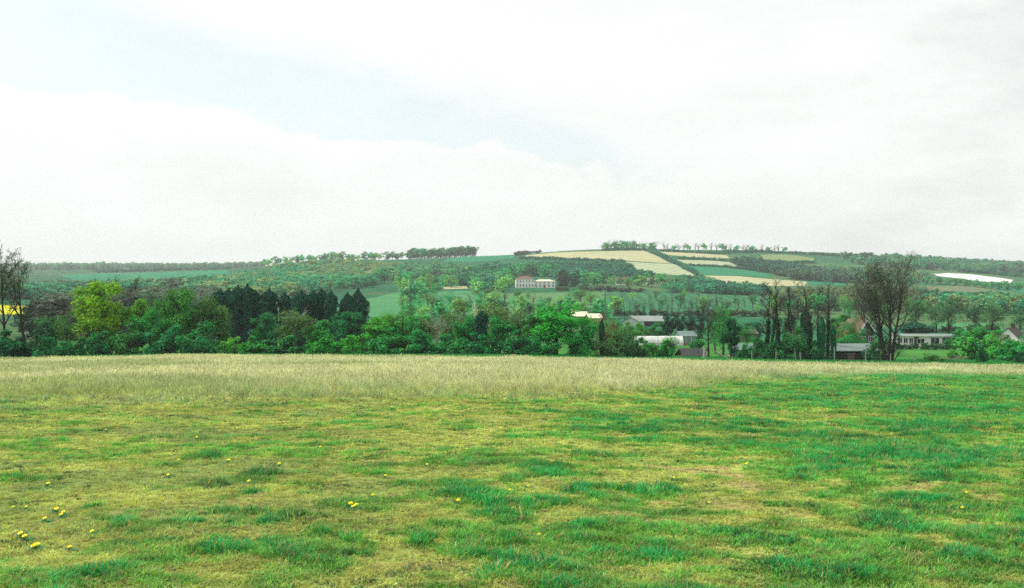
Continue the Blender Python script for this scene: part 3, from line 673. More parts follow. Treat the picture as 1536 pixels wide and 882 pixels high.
 ('thin0', 'broadleaf_tree', 'thin green tree screening the red roof of the house with bargeboards', 'tree', 1278, 225, 474, 32, (.05, .15, .06)),
 ('thin1', 'broadleaf_tree', 'thin green tree left of the orange-leaved bush', 'tree', 1256, 215, 476, 36, (.05, .16, .06)),
 ('bush0', 'shrub', 'green bush before the left end of the long grey barn', 'shrub', 940, 300, 481, 26, (.06, .2, .07)),
 ('bush1', 'shrub', 'yellowish green bush before the middle of the long grey barn', 'shrub', 962, 300, 482, 26, (.10, .24, .05)),
 ('bush2', 'shrub', 'dark green bush before the right end of the long grey barn', 'shrub', 984, 300, 480, 30, (.03, .15, .06)),
 ('bush3', 'shrub', 'low bush between the pale farm roofs and the gabled barn', 'shrub', 918, 310, 481, 28, (.05, .18, .06)),
 ('thin2', 'broadleaf_tree', 'thin green tree in front of the low timber outbuilding', 'tree', 1118, 215, 484, 30, (.04, .16, .06)),
 ('bush3', 'shrub', 'dense green shrub between the glasshouse and the slender trees', 'shrub', 1134, 152, 504, 34, (.025, .15, .06)),
 ('thin1', 'broadleaf_tree', 'small green tree left of the low timber outbuilding', 'tree', 1074, 190, 480, 40, (.04, .16, .06)),
 ('bush0', 'shrub', 'green bush partly hiding the grey greenhouse', 'shrub', 1046, 200, 502, 22, (.03, .15, .06)),
]
for t in exec_trees:
    tree(*t)
# dark conifer row behind the hedgerow
row = [(330, 437, 24, 'conifer at the left end of the long dark conifer row'), (343, 434, 20, 'second conifer from the left in the long dark row'), (357, 433, 22, 'third conifer from the left in the long dark row'), (371, 432, 20, 'fourth conifer from the left in the long dark row'),
       (384, 438, 20, 'conifer at the right end of the long dark row'), (337, 442, 17, 'low conifer between the first two of the long dark row'), (350, 439, 17, 'low conifer between the second and third of the long dark row'), (364, 438, 17, 'low conifer between the third and fourth of the long dark row'), (378, 442, 17, 'low conifer next to the right end of the long dark row'), (394, 447, 15, 'low conifer in the gap right of the long dark row'), (404, 435, 22, 'lone dark conifer just right of the long row'), (428, 440, 15, 'narrow dark conifer above the white-stemmed birch'), (452, 440, 21, 'left conifer of the dark group of four'),
       (470, 440, 18, 'second conifer of the dark group of four'), (483, 437, 19, 'third conifer of the dark group of four'), (496, 440, 16, 'right conifer of the dark group of four'), (521, 439, 24, 'left of the two broad conifers standing alone'), (537, 435, 24, 'right of the two broad conifers standing alone')]
for i, (px, yt, w, lb) in enumerate(row):
    tree('cypress%d' % (2 if px > 510 else i % 2), 'conifer', lb, 'conifer', px, 186 + (i % 3) * 3, yt + rng.uniform(-3, 3), w * rng.uniform(1.05, 1.35), FIR, group='dark conifers behind the hedgerow')
# parkland trees with clear trunks beyond the bungalow
for i, (px, d, yt, w, c, lb) in enumerate([(1404, 330, 452, 30, (.05, .11, .07), 'leftmost parkland tree beyond the bungalow'), (1424, 315, 442, 44, (.04, .10, .055), 'largest dark parkland tree beyond the bungalow'),
        (1462, 310, 456, 22, (.03, .08, .06), 'narrow parkland tree with a pale dead bough'), (1489, 320, 452, 46, (.07, .13, .07), 'broad olive parkland tree left of the white gable'), (1530, 330, 462, 36, (.05, .12, .07), 'parkland tree at the right picture edge'), (1376, 340, 448, 34, (.06, .12, .07), 'parkland tree seen behind the huge leafless tree')]):
    tree('thin%d' % (i % 3), 'parkland_tree', lb, 'tree', px, d, yt, w, c, (.04, .035, .03), group='parkland trees beyond the bungalow')
for i in range(24):
    px = 922 + i * 7.4 + rng.uniform(-2, 2); d = rng.uniform(405, 450)
    tree('sapling', 'sapling', 'slender bare sapling in the orchard behind the farm sheds', 'tree', px, d, 446 + rng.uniform(-3, 7), 9, (.06, .10, .07), (.05, .06, .045), group='slender saplings in the orchard')

# far hill trees as things
def hill_trees(n, pts, hm, kinds, cols, name, label, cat, group, wr=(.75, 1.05), dmin=560, jit=3):
    pts = np.array(pts, float); L = np.concatenate([[0], np.cumsum(np.hypot(*np.diff(pts, axis=0).T))])
    for i in range(n):
        s = L[-1] * (i + rng.uniform(.2, .8)) / n
        px = np.interp(s, L, pts[:, 0]); Y = np.interp(s, L, pts[:, 1]) + rng.uniform(-.5, .5) * jit
        d = dist_of(px, Y, dmin); h = rng.uniform(*hm); w = h * rng.uniform(*wr) * F / d
        c = np.array(cols[i % len(cols)]) * rng.uniform(.8, 1.2)
        tree(kinds[i % len(kinds)], name, label, cat, px, d, 0, w, tuple(c), (.06, .055, .045), group=group, top_h=h)
FB = ['farbare']; FL = ['far0', 'far1', 'far2', 'far3']
HT = (.05, .26, .13); HD = (.035, .20, .11); HO = (.19, .29, .12); HG = (.10, .14, .10)
hill_trees(30, [(612, 386), (640, 385), (672, 384), (713, 382)], (12, 16), FL, [HT, HD, (.05, .12, .07)], 'hilltop_tree', 'rounded tree of the dense dark copse on the hilltop', 'tree', 'trees of the hilltop copse', dmin=1250, jit=3)
hill_trees(26, [(392, 396), (440, 389), (500, 387), (560, 387), (608, 386)], (8, 14), FL, [HT, HO, HD, HT], 'hilltop_tree', 'tree on the hill crest left of the dark copse', 'tree', 'trees along the left hill crest', dmin=1150)
hill_trees(18, [(902, 375), (940, 374), (985, 375)], (9, 14), FB + ['far0'] + FB, [HG, HT, HG], 'bare_tree', 'small bare tree on the skyline above the big stubble field', 'tree', 'skyline trees above the stubble field', dmin=1350, jit=1)
hill_trees(24, [(990, 376), (1060, 375), (1130, 378), (1180, 378)], (9, 14), FB + FB + ['far1'], [HG, HG, HT], 'bare_tree', 'small bare tree on the skyline above the upper stubble field', 'tree', 'skyline trees above the upper field', dmin=1500, jit=1)
hill_trees(14, [(76, 405), (200, 402), (335, 402)], (12, 18), FL, [HT, HD], 'valley_tree', 'dark tree in the row on top of the far left wheat field', 'tree', 'trees above the far left field', dmin=1900, jit=1)
hill_trees(30, [(560, 430), (640, 424), (700, 420), (764, 432), (700, 438), (600, 445)], (8, 13), FL, [HT, HD, HO], 'pasture_tree', 'scattered tree on the pastures left of the white country house', 'tree', 'pasture trees left of the country house', jit=22)
hill_trees(14, [(745, 429), (770, 413), (800, 411), (835, 414)], (9, 13), FL, [HT, HD], 'garden_tree', 'garden tree close around the white country house', 'tree', 'garden trees of the country house', jit=6, dmin=800)
hill_trees(5, [(841, 430), (850, 429), (868, 431)], (9, 14), ['farcolumn', 'far2', 'far1'], [(.015, .075, .06)], 'dark_tree', 'tall dark tree clump right of the white country house', 'tree', 'tall dark trees beside the country house', wr=(.4, .7), jit=3)
hill_trees(16, [(870, 428), (920, 428), (965, 427), (1000, 425)], (6, 11), FL, [HT, (.06, .17, .09), HO], 'garden_tree', 'tree among the small houses at the hill foot', 'tree', 'trees among the hill foot houses', jit=10)
hill_trees(20, [(610, 478), (700, 472), (780, 474), (870, 474), (930, 472)], (5, 9), FL, [HT, HO, (.05, .15, .08)], 'valley_tree', 'small valley tree showing just above the middle hedgerow', 'tree', 'valley trees behind the hedgerow', dmin=330, jit=12)
hill_trees(22, [(1390, 424), (1450, 428), (1536, 436)], (5, 9), FL, [HD, HT], 'hedge_tree', 'tree in the hedge below the white fleece-covered field', 'tree', 'hedge trees below the fleece field', dmin=700, jit=2)

hill_trees(26, [(600, 474), (700, 462), (790, 458), (900, 462)], (5, 9), ['thin0', 'farbare', 'thin1', 'thin2'], [HO, HG, HT, (.10, .16, .09)], 'valley_tree', 'hazy half-bare tree on the slope between the hedgerow and the country house', 'tree', 'half-bare trees on the slope', dmin=380, jit=18, wr=(.6, .9))
hill_trees(26, [(915, 462), (1000, 458), (1080, 462), (1150, 460)], (5, 8), ['thin1', 'farbare', 'sapling', 'thin2'], [HO, HG, (.06, .16, .10)], 'orchard_tree', 'thin hazy tree standing in the green orchard meadow', 'tree', 'trees in the orchard meadow', dmin=380, jit=26, wr=(.45, .75))
hill_trees(14, [(1155, 470), (1250, 474), (1385, 474)], (6, 10), ['thin0', 'thin2', 'farbare'], [HO, HT, HG], 'scrub_tree', 'thin tree in the scrub behind the slender ivy-hung trees', 'tree', 'trees in the scrub', dmin=380, jit=12, wr=(.6, .9))

# woods, hedges and scrub that read as one mass
def far_arrays(k):
    me = LIB[k][1]
    n = len(me.vertices); v = np.zeros(n * 3, np.float32); me.vertices.foreach_get('co', v)
    t = np.zeros(n * 4, np.float32); me.attributes['tone'].data.foreach_get('color', t)
    return v.reshape(-1, 3), t.reshape(-1, 4)[:, :3]
FA = {k: far_arrays(k) for k in ('far0', 'far1', 'far2', 'far3', 'farcone', 'farcolumn')}
def inside(poly, x, y):
    r = np.zeros(len(x), bool); n = len(poly)
    for i in range(n):
        x1, y1 = poly[i]; x2, y2 = poly[(i + 1) % n]
        c = ((y1 > y) != (y2 > y)) & (x < (x2 - x1) * (y - y1) / (y2 - y1 + 1e-12) + x1); r ^= c
    return r
def merged_trees(name, X, Y, H, W, cols, kinds, label=None, cat=None, kind='stuff', mat=None):
    Vs, Qs, T, off = [], [], [], 0
    Z = ground(X, Y)
    stand = np.clip((fbm(X, Y, 70, 63, 3) - .5) * 2.2 + .5 + rng.normal(0, .13, len(X)), 0, .999) * len(cols)      # trees of one kind grow in stands
    for i in range(len(X)):
        v, t = FA[kinds[i % len(kinds)]]
        a = rng.uniform(0, 6.28); c, s = math.cos(a), math.sin(a)
        w = W[i] / .8
        V = np.stack([(v[:, 0] * c - v[:, 1] * s) * w + X[i], (v[:, 0] * s + v[:, 1] * c) * w + Y[i], v[:, 2] * H[i] + Z[i] - .3], 1)
        cc = np.array(cols[int(stand[i])]) * rng.uniform(.88, 1.12)
        Vs.append(V); T.append(t * cc); off += len(V)
    V = np.concatenate(Vs); Q = np.arange(len(V)).reshape(-1, 4)
    o = link(name, mesh_np(name, V, Q, np.concatenate(T)), mat or LEAF, None, (1, 1, 1))
    tag(o, label, cat, None, kind)
    return o
def wood(name, poly, n, hm, cols, kinds=('far0', 'far1', 'far2', 'far3'), dmin=560, wr=(.9, 1.5), label=None, cat='wood'):
    wp = []
    for px, Y in densify(poly):
        d = dist_of(px, Y, dmin); wp.append(((px - CX) / F * d, d))
    wp = np.array(wp)
    x = rng.uniform(wp[:, 0].min(), wp[:, 0].max(), n * 14); y = rng.uniform(wp[:, 1].min(), wp[:, 1].max(), n * 14)
    m = inside(wp, x, y); x, y = x[m][:n], y[m][:n]
    H = rng.uniform(*hm, len(x)); W = H * rng.uniform(*wr, len(x))
    return merged_trees(name, x, y, H, W, cols, kinds, label, cat)
OV = [(.24, .38, .17), (.18, .36, .18), (.12, .35, .19), (.28, .41, .19)]
TW = [(.045, .34, .20), (.065, .40, .21), (.035, .29, .18), (.13, .38, .19)]
DW = [(.02, .20, .14), (.03, .24, .155), (.03, .25, .13)]
wood('hill_wood', [(262, 450), (300, 436), (360, 418), (420, 404), (480, 398), (560, 397), (590, 404), (590, 416), (560, 430), (480, 440), (380, 452)], 900, (6, 10), OV + TW[:2], label='olive and teal spring wood covering the left hillside')
wood('pasture_wood', [(566, 404), (650, 398), (690, 404), (680, 412), (600, 420), (566, 418)], 120, (6, 9), OV + TW, label='thin pale wood below the hilltop copse')
wood('slope_wood', [(692, 416), (740, 406), (764, 408), (766, 428), (745, 436), (700, 432)], 130, (8, 12), TW + DW, label='dark teal wood left of the white country house')
wood('plantation', [(790, 412), (764, 401), (840, 398), (936, 401), (958, 412), (988, 418), (950, 420), (880, 420), (840, 417)], 420, (5, 8), DW + TW[:2] + [(.02, .21, .15)], label='dense teal plantation under the big stubble field')
wood('scrub_wood', [(1004, 436), (1010, 424), (1048, 421), (1084, 431), (1110, 434), (1150, 438), (1150, 444), (1060, 441), (1005, 440)], 230, (5, 8), DW + TW, label='dark scrub wood below the lower stubble field')
wood('belt_wood', [(1096, 396), (1130, 394), (1150, 399), (1210, 408), (1270, 418), (1270, 425), (1200, 420), (1150, 409), (1112, 401)], 260, (7, 11), [(.035, .16, .13), (.045, .18, .13), (.08, .20, .13)], dmin=800, label='blue-green wood belt slanting down the right hillside')
wood('ridge_wood', [(1262, 386), (1350, 390), (1440, 394), (1560, 400), (1680, 402), (1680, 416), (1540, 414), (1420, 406), (1340, 402), (1280, 396)], 700, (8, 13), TW + [(.09, .22, .13), (.04, .16, .11)], dmin=1150, label='wooded ridge along the right skyline')
wood('olive_scrub', [(1165, 452), (1200, 440), (1290, 438), (1380, 442), (1395, 454), (1380, 474), (1270, 478), (1170, 474)], 330, (4, 7), [(.15, .25, .12), (.10, .22, .12), (.20, .26, .13), (.07, .2, .12)], dmin=480, label='olive scrub on the slope behind the slender trees')
wood('right_hill_scrub', [(1225, 402), (1290, 404), (1390, 412), (1395, 426), (1290, 428), (1274, 416)], 170, (4, 7), OV + TW, dmin=800, label='mixed scrub on the right hillside behind the huge leafless tree')
wood('parkland_wood', [(1390, 458), (1470, 460), (1560, 462), (1640, 464), (1640, 472), (1500, 472), (1400, 470)], 150, (6, 9), TW + OV[:2], dmin=420, label='wood behind the parkland trees at right')
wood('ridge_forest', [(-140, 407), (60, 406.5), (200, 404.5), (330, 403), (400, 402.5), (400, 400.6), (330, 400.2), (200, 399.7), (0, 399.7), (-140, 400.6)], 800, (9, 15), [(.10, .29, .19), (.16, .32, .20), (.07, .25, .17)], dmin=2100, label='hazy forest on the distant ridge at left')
wood('valley_wood', [(62, 474), (110, 466), (260, 456), (320, 456), (340, 468), (280, 482), (110, 484), (62, 482)], 420, (7, 11), [(.045, .15, .11), (.07, .17, .11), (.12, .15, .11), (.09, .19, .11)], dmin=380, label='dull teal valley wood behind the left hedgerow')
wood('left_valley_trees', [(-120, 448), (60, 440), (120, 438), (200, 436), (330, 427), (330, 434), (220, 442), (100, 450), (-120, 452)], 260, (7, 11), TW + [(.13, .2, .13)], dmin=700, label='belt of trees along the foot of the far left field')
wood('dark_grove', [(48, 500), (130, 498), (250, 498), (320, 498), (320, 508), (140, 510), (48, 508)], 90, (8, 11), [(.05, .075, .06), (.06, .085, .06), (.02, .08, .055)], dmin=260, label='dark purplish grove behind the left trees')

def hedge(name, label, pts, h, w, cols, dmin=300, step=None, kinds=('far0', 'far1', 'far2', 'far3'), d=None):
    pp = []
    for px, Y in densify(pts, False, 6):
        dd = d if d else dist_of(px, Y, dmin); pp.append(((px - CX) / F * dd, dd))
    pp = np.array(pp); L = np.concatenate([[0], np.cumsum(np.hypot(*np.diff(pp, axis=0).T))])
    n = max(4, int(L[-1] / (step or w * .55)))
    s = np.linspace(0, L[-1], n)
    X = np.interp(s, L, pp[:, 0]) + rng.normal(0, w * .12, n); Y = np.interp(s, L, pp[:, 1]) + rng.normal(0, w * .12, n)
    return merged_trees(name, X, Y, rng.uniform(.8, 1.2, n) * h, np.full(n, w), cols, kinds, label, 'hedge', None)
hedge('hedge', 'dark hedge between the two upper stubble fields', [(975, 376), (992, 384), (1012, 394), (1046, 411)], 4, 5, DW, 900)
hedge('hedge', 'long dark hedge along the skyline right of the stubble field', [(1086, 378), (1140, 378), (1200, 381), (1260, 384)], 5, 7, DW, 1400)
hedge('hedge', 'dark hedge on top of the upper stubble field', [(905, 375), (960, 374.5), (1000, 376.5), (1094, 380)], 4, 6, DW, 1350)
hedge('hedge', 'dark hedge at the upper left corner of the stubble field', [(776, 382), (790, 379.5), (812, 377)], 5, 8, [(.10, .10, .07), (.05, .1, .06)], 1250)
hedge('hedge', 'dark hedge along the bottom of the stubble field', [(780, 388), (860, 390), (936, 393)], 4, 5, DW, 900)
hedge('hedge', 'dark hedge under the small orchard on the hill', [(1020, 388), (1060, 389), (1130, 394)], 4, 6, TW, 900)
hedge('hedge', 'dark hedge above the wheat strip', [(1036, 398), (1090, 400), (1150, 407)], 3, 5, DW, 900)
hedge('hedge', 'dark hedge below the rough field on the right hill', [(1144, 391), (1190, 394), (1222, 394)], 4, 6, DW, 900)
hedge('hedge', 'hedge above the white fleece-covered field', [(1440, 408), (1480, 410), (1536, 416)], 6, 8, DW, 900)
hedge('hedge', 'hedge below the brown orchard at right', [(1390, 442), (1450, 444), (1536, 449)], 5, 7, DW, 500)
hedge('hedge', 'hedge along the top of the far left wheat field', [(150, 408.5), (250, 405.5), (344, 403)], 6, 10, DW, 1300)
hedge('hedge', 'dark clipped conifer hedge behind the polytunnel', [(998, 500), (1052, 500)], 6, 3.2, [(.012, .065, .045), (.016, .08, .045)], d=285)
hedge('hedge', 'low dark hedge in front of the white bungalow', [(1345, 520), (1384, 520)], 1.5, 1.6, [(.02, .09, .045)], d=222)
hedge('hedge', 'bright green hedge before the right end of the bungalow', [(1386, 520), (1428, 520)], 1.6, 1.6, [(.03, .15, .05)], d=221)
hedge('hedge', 'rough hedge at the foot of the orchard behind the sheds', [(905, 474), (1000, 474), (1150, 474)], 3, 4, [(.06, .14, .07), (.09, .14, .07)], 380)
hedge('hedge', 'dark hedge along the edge of the paddock', [(1386, 498), (1500, 497)], 2.5, 3, [(.06, .15, .06), (.04, .13, .06)], 240)
hedge('hedge', 'brown wood edge at the top of the orchard meadow', [(840, 436), (905, 437), (960, 438)], 4, 6, [(.13, .14, .09), (.09, .13, .08)], 560)

# ------------------------------------------------------------------ buildings
M = {k: plain_mat(k, *v) for k, v in dict(
    white_render=((.80, .79, .75), .8, .10, 1.0), cream_sheet=((.66, .63, .46), .6, .15, .8), red_tile=((.17, .11, .08), .85, .3, 2.5), brown_tile=((.07, .05, .042), .85, .3, 2.5),
    grey_sheet=((.24, .28, .25), .6, .25, .6), pale_sheet=((.45, .49, .46), .5, .2, .5), brick=((.36, .17, .10), .85, .25, 3), dark_board=((.030, .032, .03), .8, .3, 2), felt=((.15, .21, .20), .6, .15, .5),
    white_paint=((.82, .82, .80), .5, .05, 1), dark_glass=((.03, .04, .045), .15, .1, 1), film=((.52, .55, .50), .45, .25, .7), post=((.30, .31, .26), .8, .25, 3), slate=((.045, .05, .048), .9, .25, 2), door_red=((.35, .10, .07), .6, .1, 1), pale_gable=((.50, .56, .52), .7, .15, 1), mossy=((.10, .10, .085), .9, .3, 1.5), timber=((.16, .13, .10), .8, .3, 2)).items()}
m, nt, nd, ln = new_mat('greenhouse_glass')
_o = nd.new('ShaderNodeOutputMaterial'); _b = nd.new('ShaderNodeBsdfPrincipled'); _b.inputs['Base Color'].default_value = (.16, .25, .23, 1); _b.inputs['Roughness'].default_value = .35; _b.inputs['Alpha'].default_value = .8; _b.inputs['Specular IOR Level'].default_value = .25
ln.new(_b.outputs[0], _o.inputs[0]); M['glass'] = m
class MB:
    def __init__(s): s.bm = bmesh.new()
    def poly(s, vs, fs):
        v = [s.bm.verts.new(p) for p in vs]
        for f in fs: s.bm.faces.new([v[i] for i in f])
        return s
    def box(s, x0, x1, y0, y1, z0, z1):
        return s.poly([(x0, y0, z0), (x1, y0, z0), (x1, y1, z0), (x0, y1, z0), (x0, y0, z1), (x1, y0, z1), (x1, y1, z1), (x0, y1, z1)],
                      [(3, 2, 1, 0), (4, 5, 6, 7), (0, 1, 5, 4), (1, 2, 6, 5), (2, 3, 7, 6), (3, 0, 4, 7)])
    def gable(s, x0, x1, y0, y1, z0, ze, zr, axis='x'):
        """walls with pitched top; ridge along axis"""
        if axis == 'x':
            ym = (y0 + y1) / 2; pr = [(y0, z0), (y1, z0), (y1, ze), (ym, zr), (y0, ze)]
            V = [(x0, a, b) for a, b in pr] + [(x1, a, b) for a, b in pr]
        else:
            xm = (x0 + x1) / 2; pr = [(x0, z0), (x1, z0), (x1, ze), (xm, zr), (x0, ze)]
            V = [(a, y1, b) for a, b in pr] + [(a, y0, b) for a, b in pr]
        return s.poly(V, [(4, 3, 2, 1, 0), (5, 6, 7, 8, 9)] + [(i, (i + 1) % 5, 5 + (i + 1) % 5, 5 + i) for i in range(5)])
    def slab2(s, x0, x1, y0, y1, ze, zr, t=.16, over=.35, axis='x'):
        """two roof slopes as one thick inverted V"""
        x0, x1 = x0 - over * (axis == 'x'), x1 + over * (axis == 'x'); y0, y1 = y0 - over * (axis == 'y'), y1 + over * (axis == 'y')
        a0, a1 = (y0, y1) if axis == 'x' else (x0, x1); am = (a0 + a1) / 2
        k = (zr - ze) / (am - a0); dz = k * over
        pr = [(a0 - over, ze - dz + .03), (am, zr + .03), (a1 + over, ze - dz + .03), (a1 + over, ze - dz + t), (am, zr + t + .03), (a0 - over, ze - dz + t)]
        if axis == 'x': V = [(x0, a, b) for a, b in pr] + [(x1, a, b) for a, b in pr]
        else: V = [(a, y1, b) for a, b in pr] + [(a, y0, b) for a, b in pr]
        F_ = [(5, 4, 1, 0), (4, 3, 2, 1), (6, 7, 10, 11), (7, 8, 9, 10)] + [(i, (i + 1) % 6, 6 + (i + 1) % 6, 6 + i) for i in range(6)]
        return s.poly(V, F_)
    def hip(s, x0, x1, y0, y1, ze, zr, over=.4):
        x0 -= over; x1 += over; y0 -= over; y1 += over; h = min((y1 - y0) / 2, (x1 - x0) / 2 - .1); ym = (y0 + y1) / 2
        V = [(x0, y0, ze), (x1, y0, ze), (x1, y1, ze), (x0, y1, ze), (x0 + h, ym, zr), (x1 - h, ym, zr)]
        return s.poly(V, [(0, 1, 5, 4), (1, 2, 5), (2, 3, 4, 5), (3, 0, 4), (3, 2, 1, 0)])
    def build(s, name, mat, parent=None):
        bmesh.ops.recalc_face_normals(s.bm, faces=s.bm.faces[:])
        me = bpy.data.meshes.new(name); s.bm.to_mesh(me); s.bm.free()
        return link(name, me, mat, parent)
def site(name, label, cat, px0, px1, d, rz=0):
    px = (px0 + px1) / 2; x, y, z = P(px, d); w = (px1 - px0) * d / F
    o = empty(name, (x, y, z), R(rz)); tag(o, label, cat)
    return o, w
def window(par, x, z, w, h, y=0, fm='white_paint'):
    p = MB().box(x - w / 2, x + w / 2, y - .03, y - .004, z, z + h).build('window', M['dark_glass'], par)
    f = MB(); t = .07
    f.box(x - w / 2 - t, x + w / 2 + t, y - .07, y - .006, z + h, z + h + t); f.box(x - w / 2 - t, x + w / 2 + t, y - .09, y - .006, z - t, z)
    f.box(x - w / 2 - t, x - w / 2, y - .07, y - .006, z, z + h); f.box(x + w / 2, x + w / 2 + t, y - .07, y - .006, z, z + h)
    f.box(x - .03, x + .03, y - .055, y - .032, z, z + h)
    f.build('frame', M[fm], p)
def door(par, x, z, w, h, y=0, mat='door_red'):
    dd = MB().box(x - w / 2, x + w / 2, y - .06, y - .004, z, z + h).build('door', M[mat], par)
    MB().box(x + w / 2 - .16, x + w / 2 - .08, y - .11, y - .062, z + 1.0, z + 1.1).build('handle', M['grey_sheet'], dd)

o, w = site('country_house', 'large white country house with reddish hipped roof on the hillside', 'house', 774, 833, 812, 4)
a, b = -w / 2, w / 2; c = a + w * .46
MB().box(a, c, 0, 9, -2, 6.2).build('wall', M['white_render'], o)
r = MB().hip(a, c, 0, 9, 6.2, 8.6).build('roof', M['red_tile'], o)
MB().box(a + 2, a + 2.9, 4, 5, 8, 9.8).build('chimney', M['brick'], r); MB().box(c - 3, c - 2.1, 4, 5, 8, 9.8).build('chimney', M['brick'], r)
MB().box(c + .003, b, 1.0, 8, -2, 4.6).build('wing_wall', M['white_render'], o)
MB().hip(c + .45, b, 1.0, 8, 4.6, 6.0).build('wing_roof', M['cream_sheet'], o)
for k in range(6):
    x = a + (k + .5) * (c - a) / 6
    window(o, x, .9, .8, 1.6); window(o, x, 4.0, .7, 1.1)
for k in range(5):
    x = c + (k + .5) * (b - c) / 5
    if k == 2: door(o, x, 0, 1.6, 2.3, 1.0)
    else: window(o, x, .8, 1.2, 1.4, 1.0)
    window(o, x, 3.0, .9, 1.0, 1.0)
o, w = site('farmhouse', 'small white farmhouse with red roof right of the country house', 'house', 923, 941, 900, -8)
MB().gable(-w / 2, w / 2, 0, 6, -2, 3.6, 6.0).build('wall', M['white_render'], o)
r = MB().slab2(-w / 2, w / 2, 0, 6, 3.6, 6.0).build('roof', M['red_tile'], o); MB().box(2, 2.7, 2.6, 3.3, 5.5, 7.3).build('chimney', M['brick'], r)
for x in (-3, 0, 3): window(o, x, .8, 1.2, 1.2)
for x in (-3, 3): window(o, x, 2.5, 1.0, .8)
o, w = site('cottage', 'little pale cottage with tan roof right of the farmhouse', 'house', 972, 990, 915, 12)
MB().gable(-w / 2, w / 2, 0, 5, -2, 2.8, 5.2).build('wall', M['white_render'], o)
MB().slab2(-w / 2, w / 2, 0, 5, 2.8, 5.2).build('roof', plain_mat('tan_tile', (.42, .30, .19), .8, .3, 2), o)
for x in (-2.6, 2.6): window(o, x, .8, 1.1, 1.1)
door(o, 0, 0, 1, 2.1)
def shed(name, label, px0, px1, d, rz, depth, ze, zr, wall, roof, dark=None, axis='x'):
    o, w = site(name, label, 'shed' if 'barn' not in name else 'barn', px0, px1, d, rz)
    MB().gable(-w / 2, w / 2, 0, depth, -1, ze, zr, axis).build('wall', M[wall], o)
    MB().slab2(-w / 2, w / 2, 0, depth, ze, zr, axis=axis).build('roof', M[roof], o)
    if dark: MB().box(-w * .3, w * .1, -.05, -.004, 0, ze * .85).build('doorway', M['dark_board'], o)
    return o, w
shed('farm_shed', 'cream-roofed farm shed, left of the two pale ones above the hedge', 860, 883, 384, 14, 6, 2.8, 4.2, 'timber', 'cream_sheet')
shed('farm_shed', 'cream-roofed farm shed with brick wall, right of the pale pair', 884, 903, 372, 10, 6, 2.6, 3.9, 'brick', 'cream_sheet')
shed('barn', 'long grey-roofed barn beyond the dark conifer hedge', 948, 994, 372, -6, 8, 1.7, 3.2, 'dark_board', 'grey_sheet', True)
shed('barn', 'pale gabled barn at the left end of the long grey barn', 934, 958, 360, -18, 9, 2.0, 3.3, 'pale_gable', 'grey_sheet', None, 'y')
shed('outbuilding', 'low outbuilding with orange-brown roof behind the slender trees', 1106, 1136, 262, 6, 4, 1.9, 2.7, 'timber', 'mossy')
shed('dark_shed', 'low dark-roofed shed at the field edge under the wide leafless tree', 1028, 1056, 156, 12, 3.4, .35, 1.15, 'mossy', 'slate')
o, w = site('polytunnel', 'long white polytunnel behind the field edge bushes', 'polytunnel', 950, 1025, 236, -3)
v, f = [], []
N = 12
for i in range(9):
    x = -w / 2 + w * i / 8
    for k in range(N + 1):
        t = math.pi * k / N; v.append((x, 2.6 - 2.6 * math.cos(t), 1.9 * math.sin(t) ** .8 - .05 + (.03 if i % 2 else 0)))
for i in range(8):
    for k in range(N): f.append((i * (N + 1) + k, i * (N + 1) + k + 1, (i + 1) * (N + 1) + k + 1, (i + 1) * (N + 1) + k))
MB().poly(v, f).build('cover', M['film'], o)
for s in (0, 8): MB().poly([v[s * (N + 1) + k] for k in range(N + 1)], [tuple(range(N + 1))]).build('end_panel', M['film'], o)
for i in range(0, 9, 2):
    h = MB(); x = -w / 2 + w * i / 8
    A = [np.array(v[i * (N + 1) + k]) * [1, 1, 1.02] for k in range(N + 1)]
    V, Q = segs_np(A[:-1], A[1:], [.04] * N, [.04] * N, 4); link('hoop', mesh_np('hoop', V, Q), M['post'], o)
def greenhouse(label, px0, px1, d, rz, ze, zr, depth, glass, name='greenhouse'):
    o, w = site(name, label, 'greenhouse', px0, px1, d, rz)
    MB().gable(-w / 2, w / 2, 0, depth, .4, ze, zr).build('glazing', M[glass], o)
    MB().box(-w / 2 - .05, w / 2 + .05, -.05, depth + .05, -.8, .4).build('base_wall', M['brick'], o)
    n = max(3, int(w / 1.2)); fb = MB()
    for k in range(n + 1):
        x = -w / 2 + w * k / n
        fb.box(x - .03, x + .03, -.045, -.004, .42, ze)
    fb.box(-w / 2, w / 2, -.06, -.003, ze - .04, ze + .06); fb.box(-w / 2, w / 2, depth / 2 - .05, depth / 2 + .05, zr, zr + .08)
    fb.build('frame', M['white_paint'], o)
    MB().slab2(-w / 2, w / 2, 0, depth, ze, zr, .05, .12).build('roof', M['glass'], o)
greenhouse('grey greenhouse with white roof bars right of the polytunnel', 1020, 1046, 240, 12, 1.9, 2.8, 4, 'glass')
greenhouse('blue-grey glasshouse at the field edge behind a green shrub', 1100, 1138, 160, 3, 1.3, 2.0, 3.2, 'glass')
o, w = site('brick_house', 'house with red roof and white bargeboards behind the huge leafless tree', 'house', 1288, 1312, 262, 18)
MB().gable(-w / 2, w / 2, 0, 7, -1, 2.7, 5.2, 'y').build('wall', M['dark_board'], o)
r = MB().slab2(-w / 2, w / 2, 0, 7, 2.7, 5.2, axis='y').build('roof', M['red_tile'], o)
bb = MB(); k = 2.5 / (w / 2)
for s in (-1, 1):
    x0, x1 = s * (w / 2 + .36), 0
    z0 = 2.7 - k * .36
    bb.poly([(x0, -.42, z0 - .18), (x1, -.42, 5.02), (x1, -.42, 5.42), (x0, -.42, z0 + .2), (x0, -.36, z0 - .18), (x1, -.36, 5.02), (x1, -.36, 5.42), (x0, -.36, z0 + .2)],
            [(0, 1, 2, 3), (7, 6, 5, 4), (0, 4, 5, 1), (2, 6, 7, 3), (3, 7, 4, 0)])
bb.build('bargeboard', M['white_paint'], o)
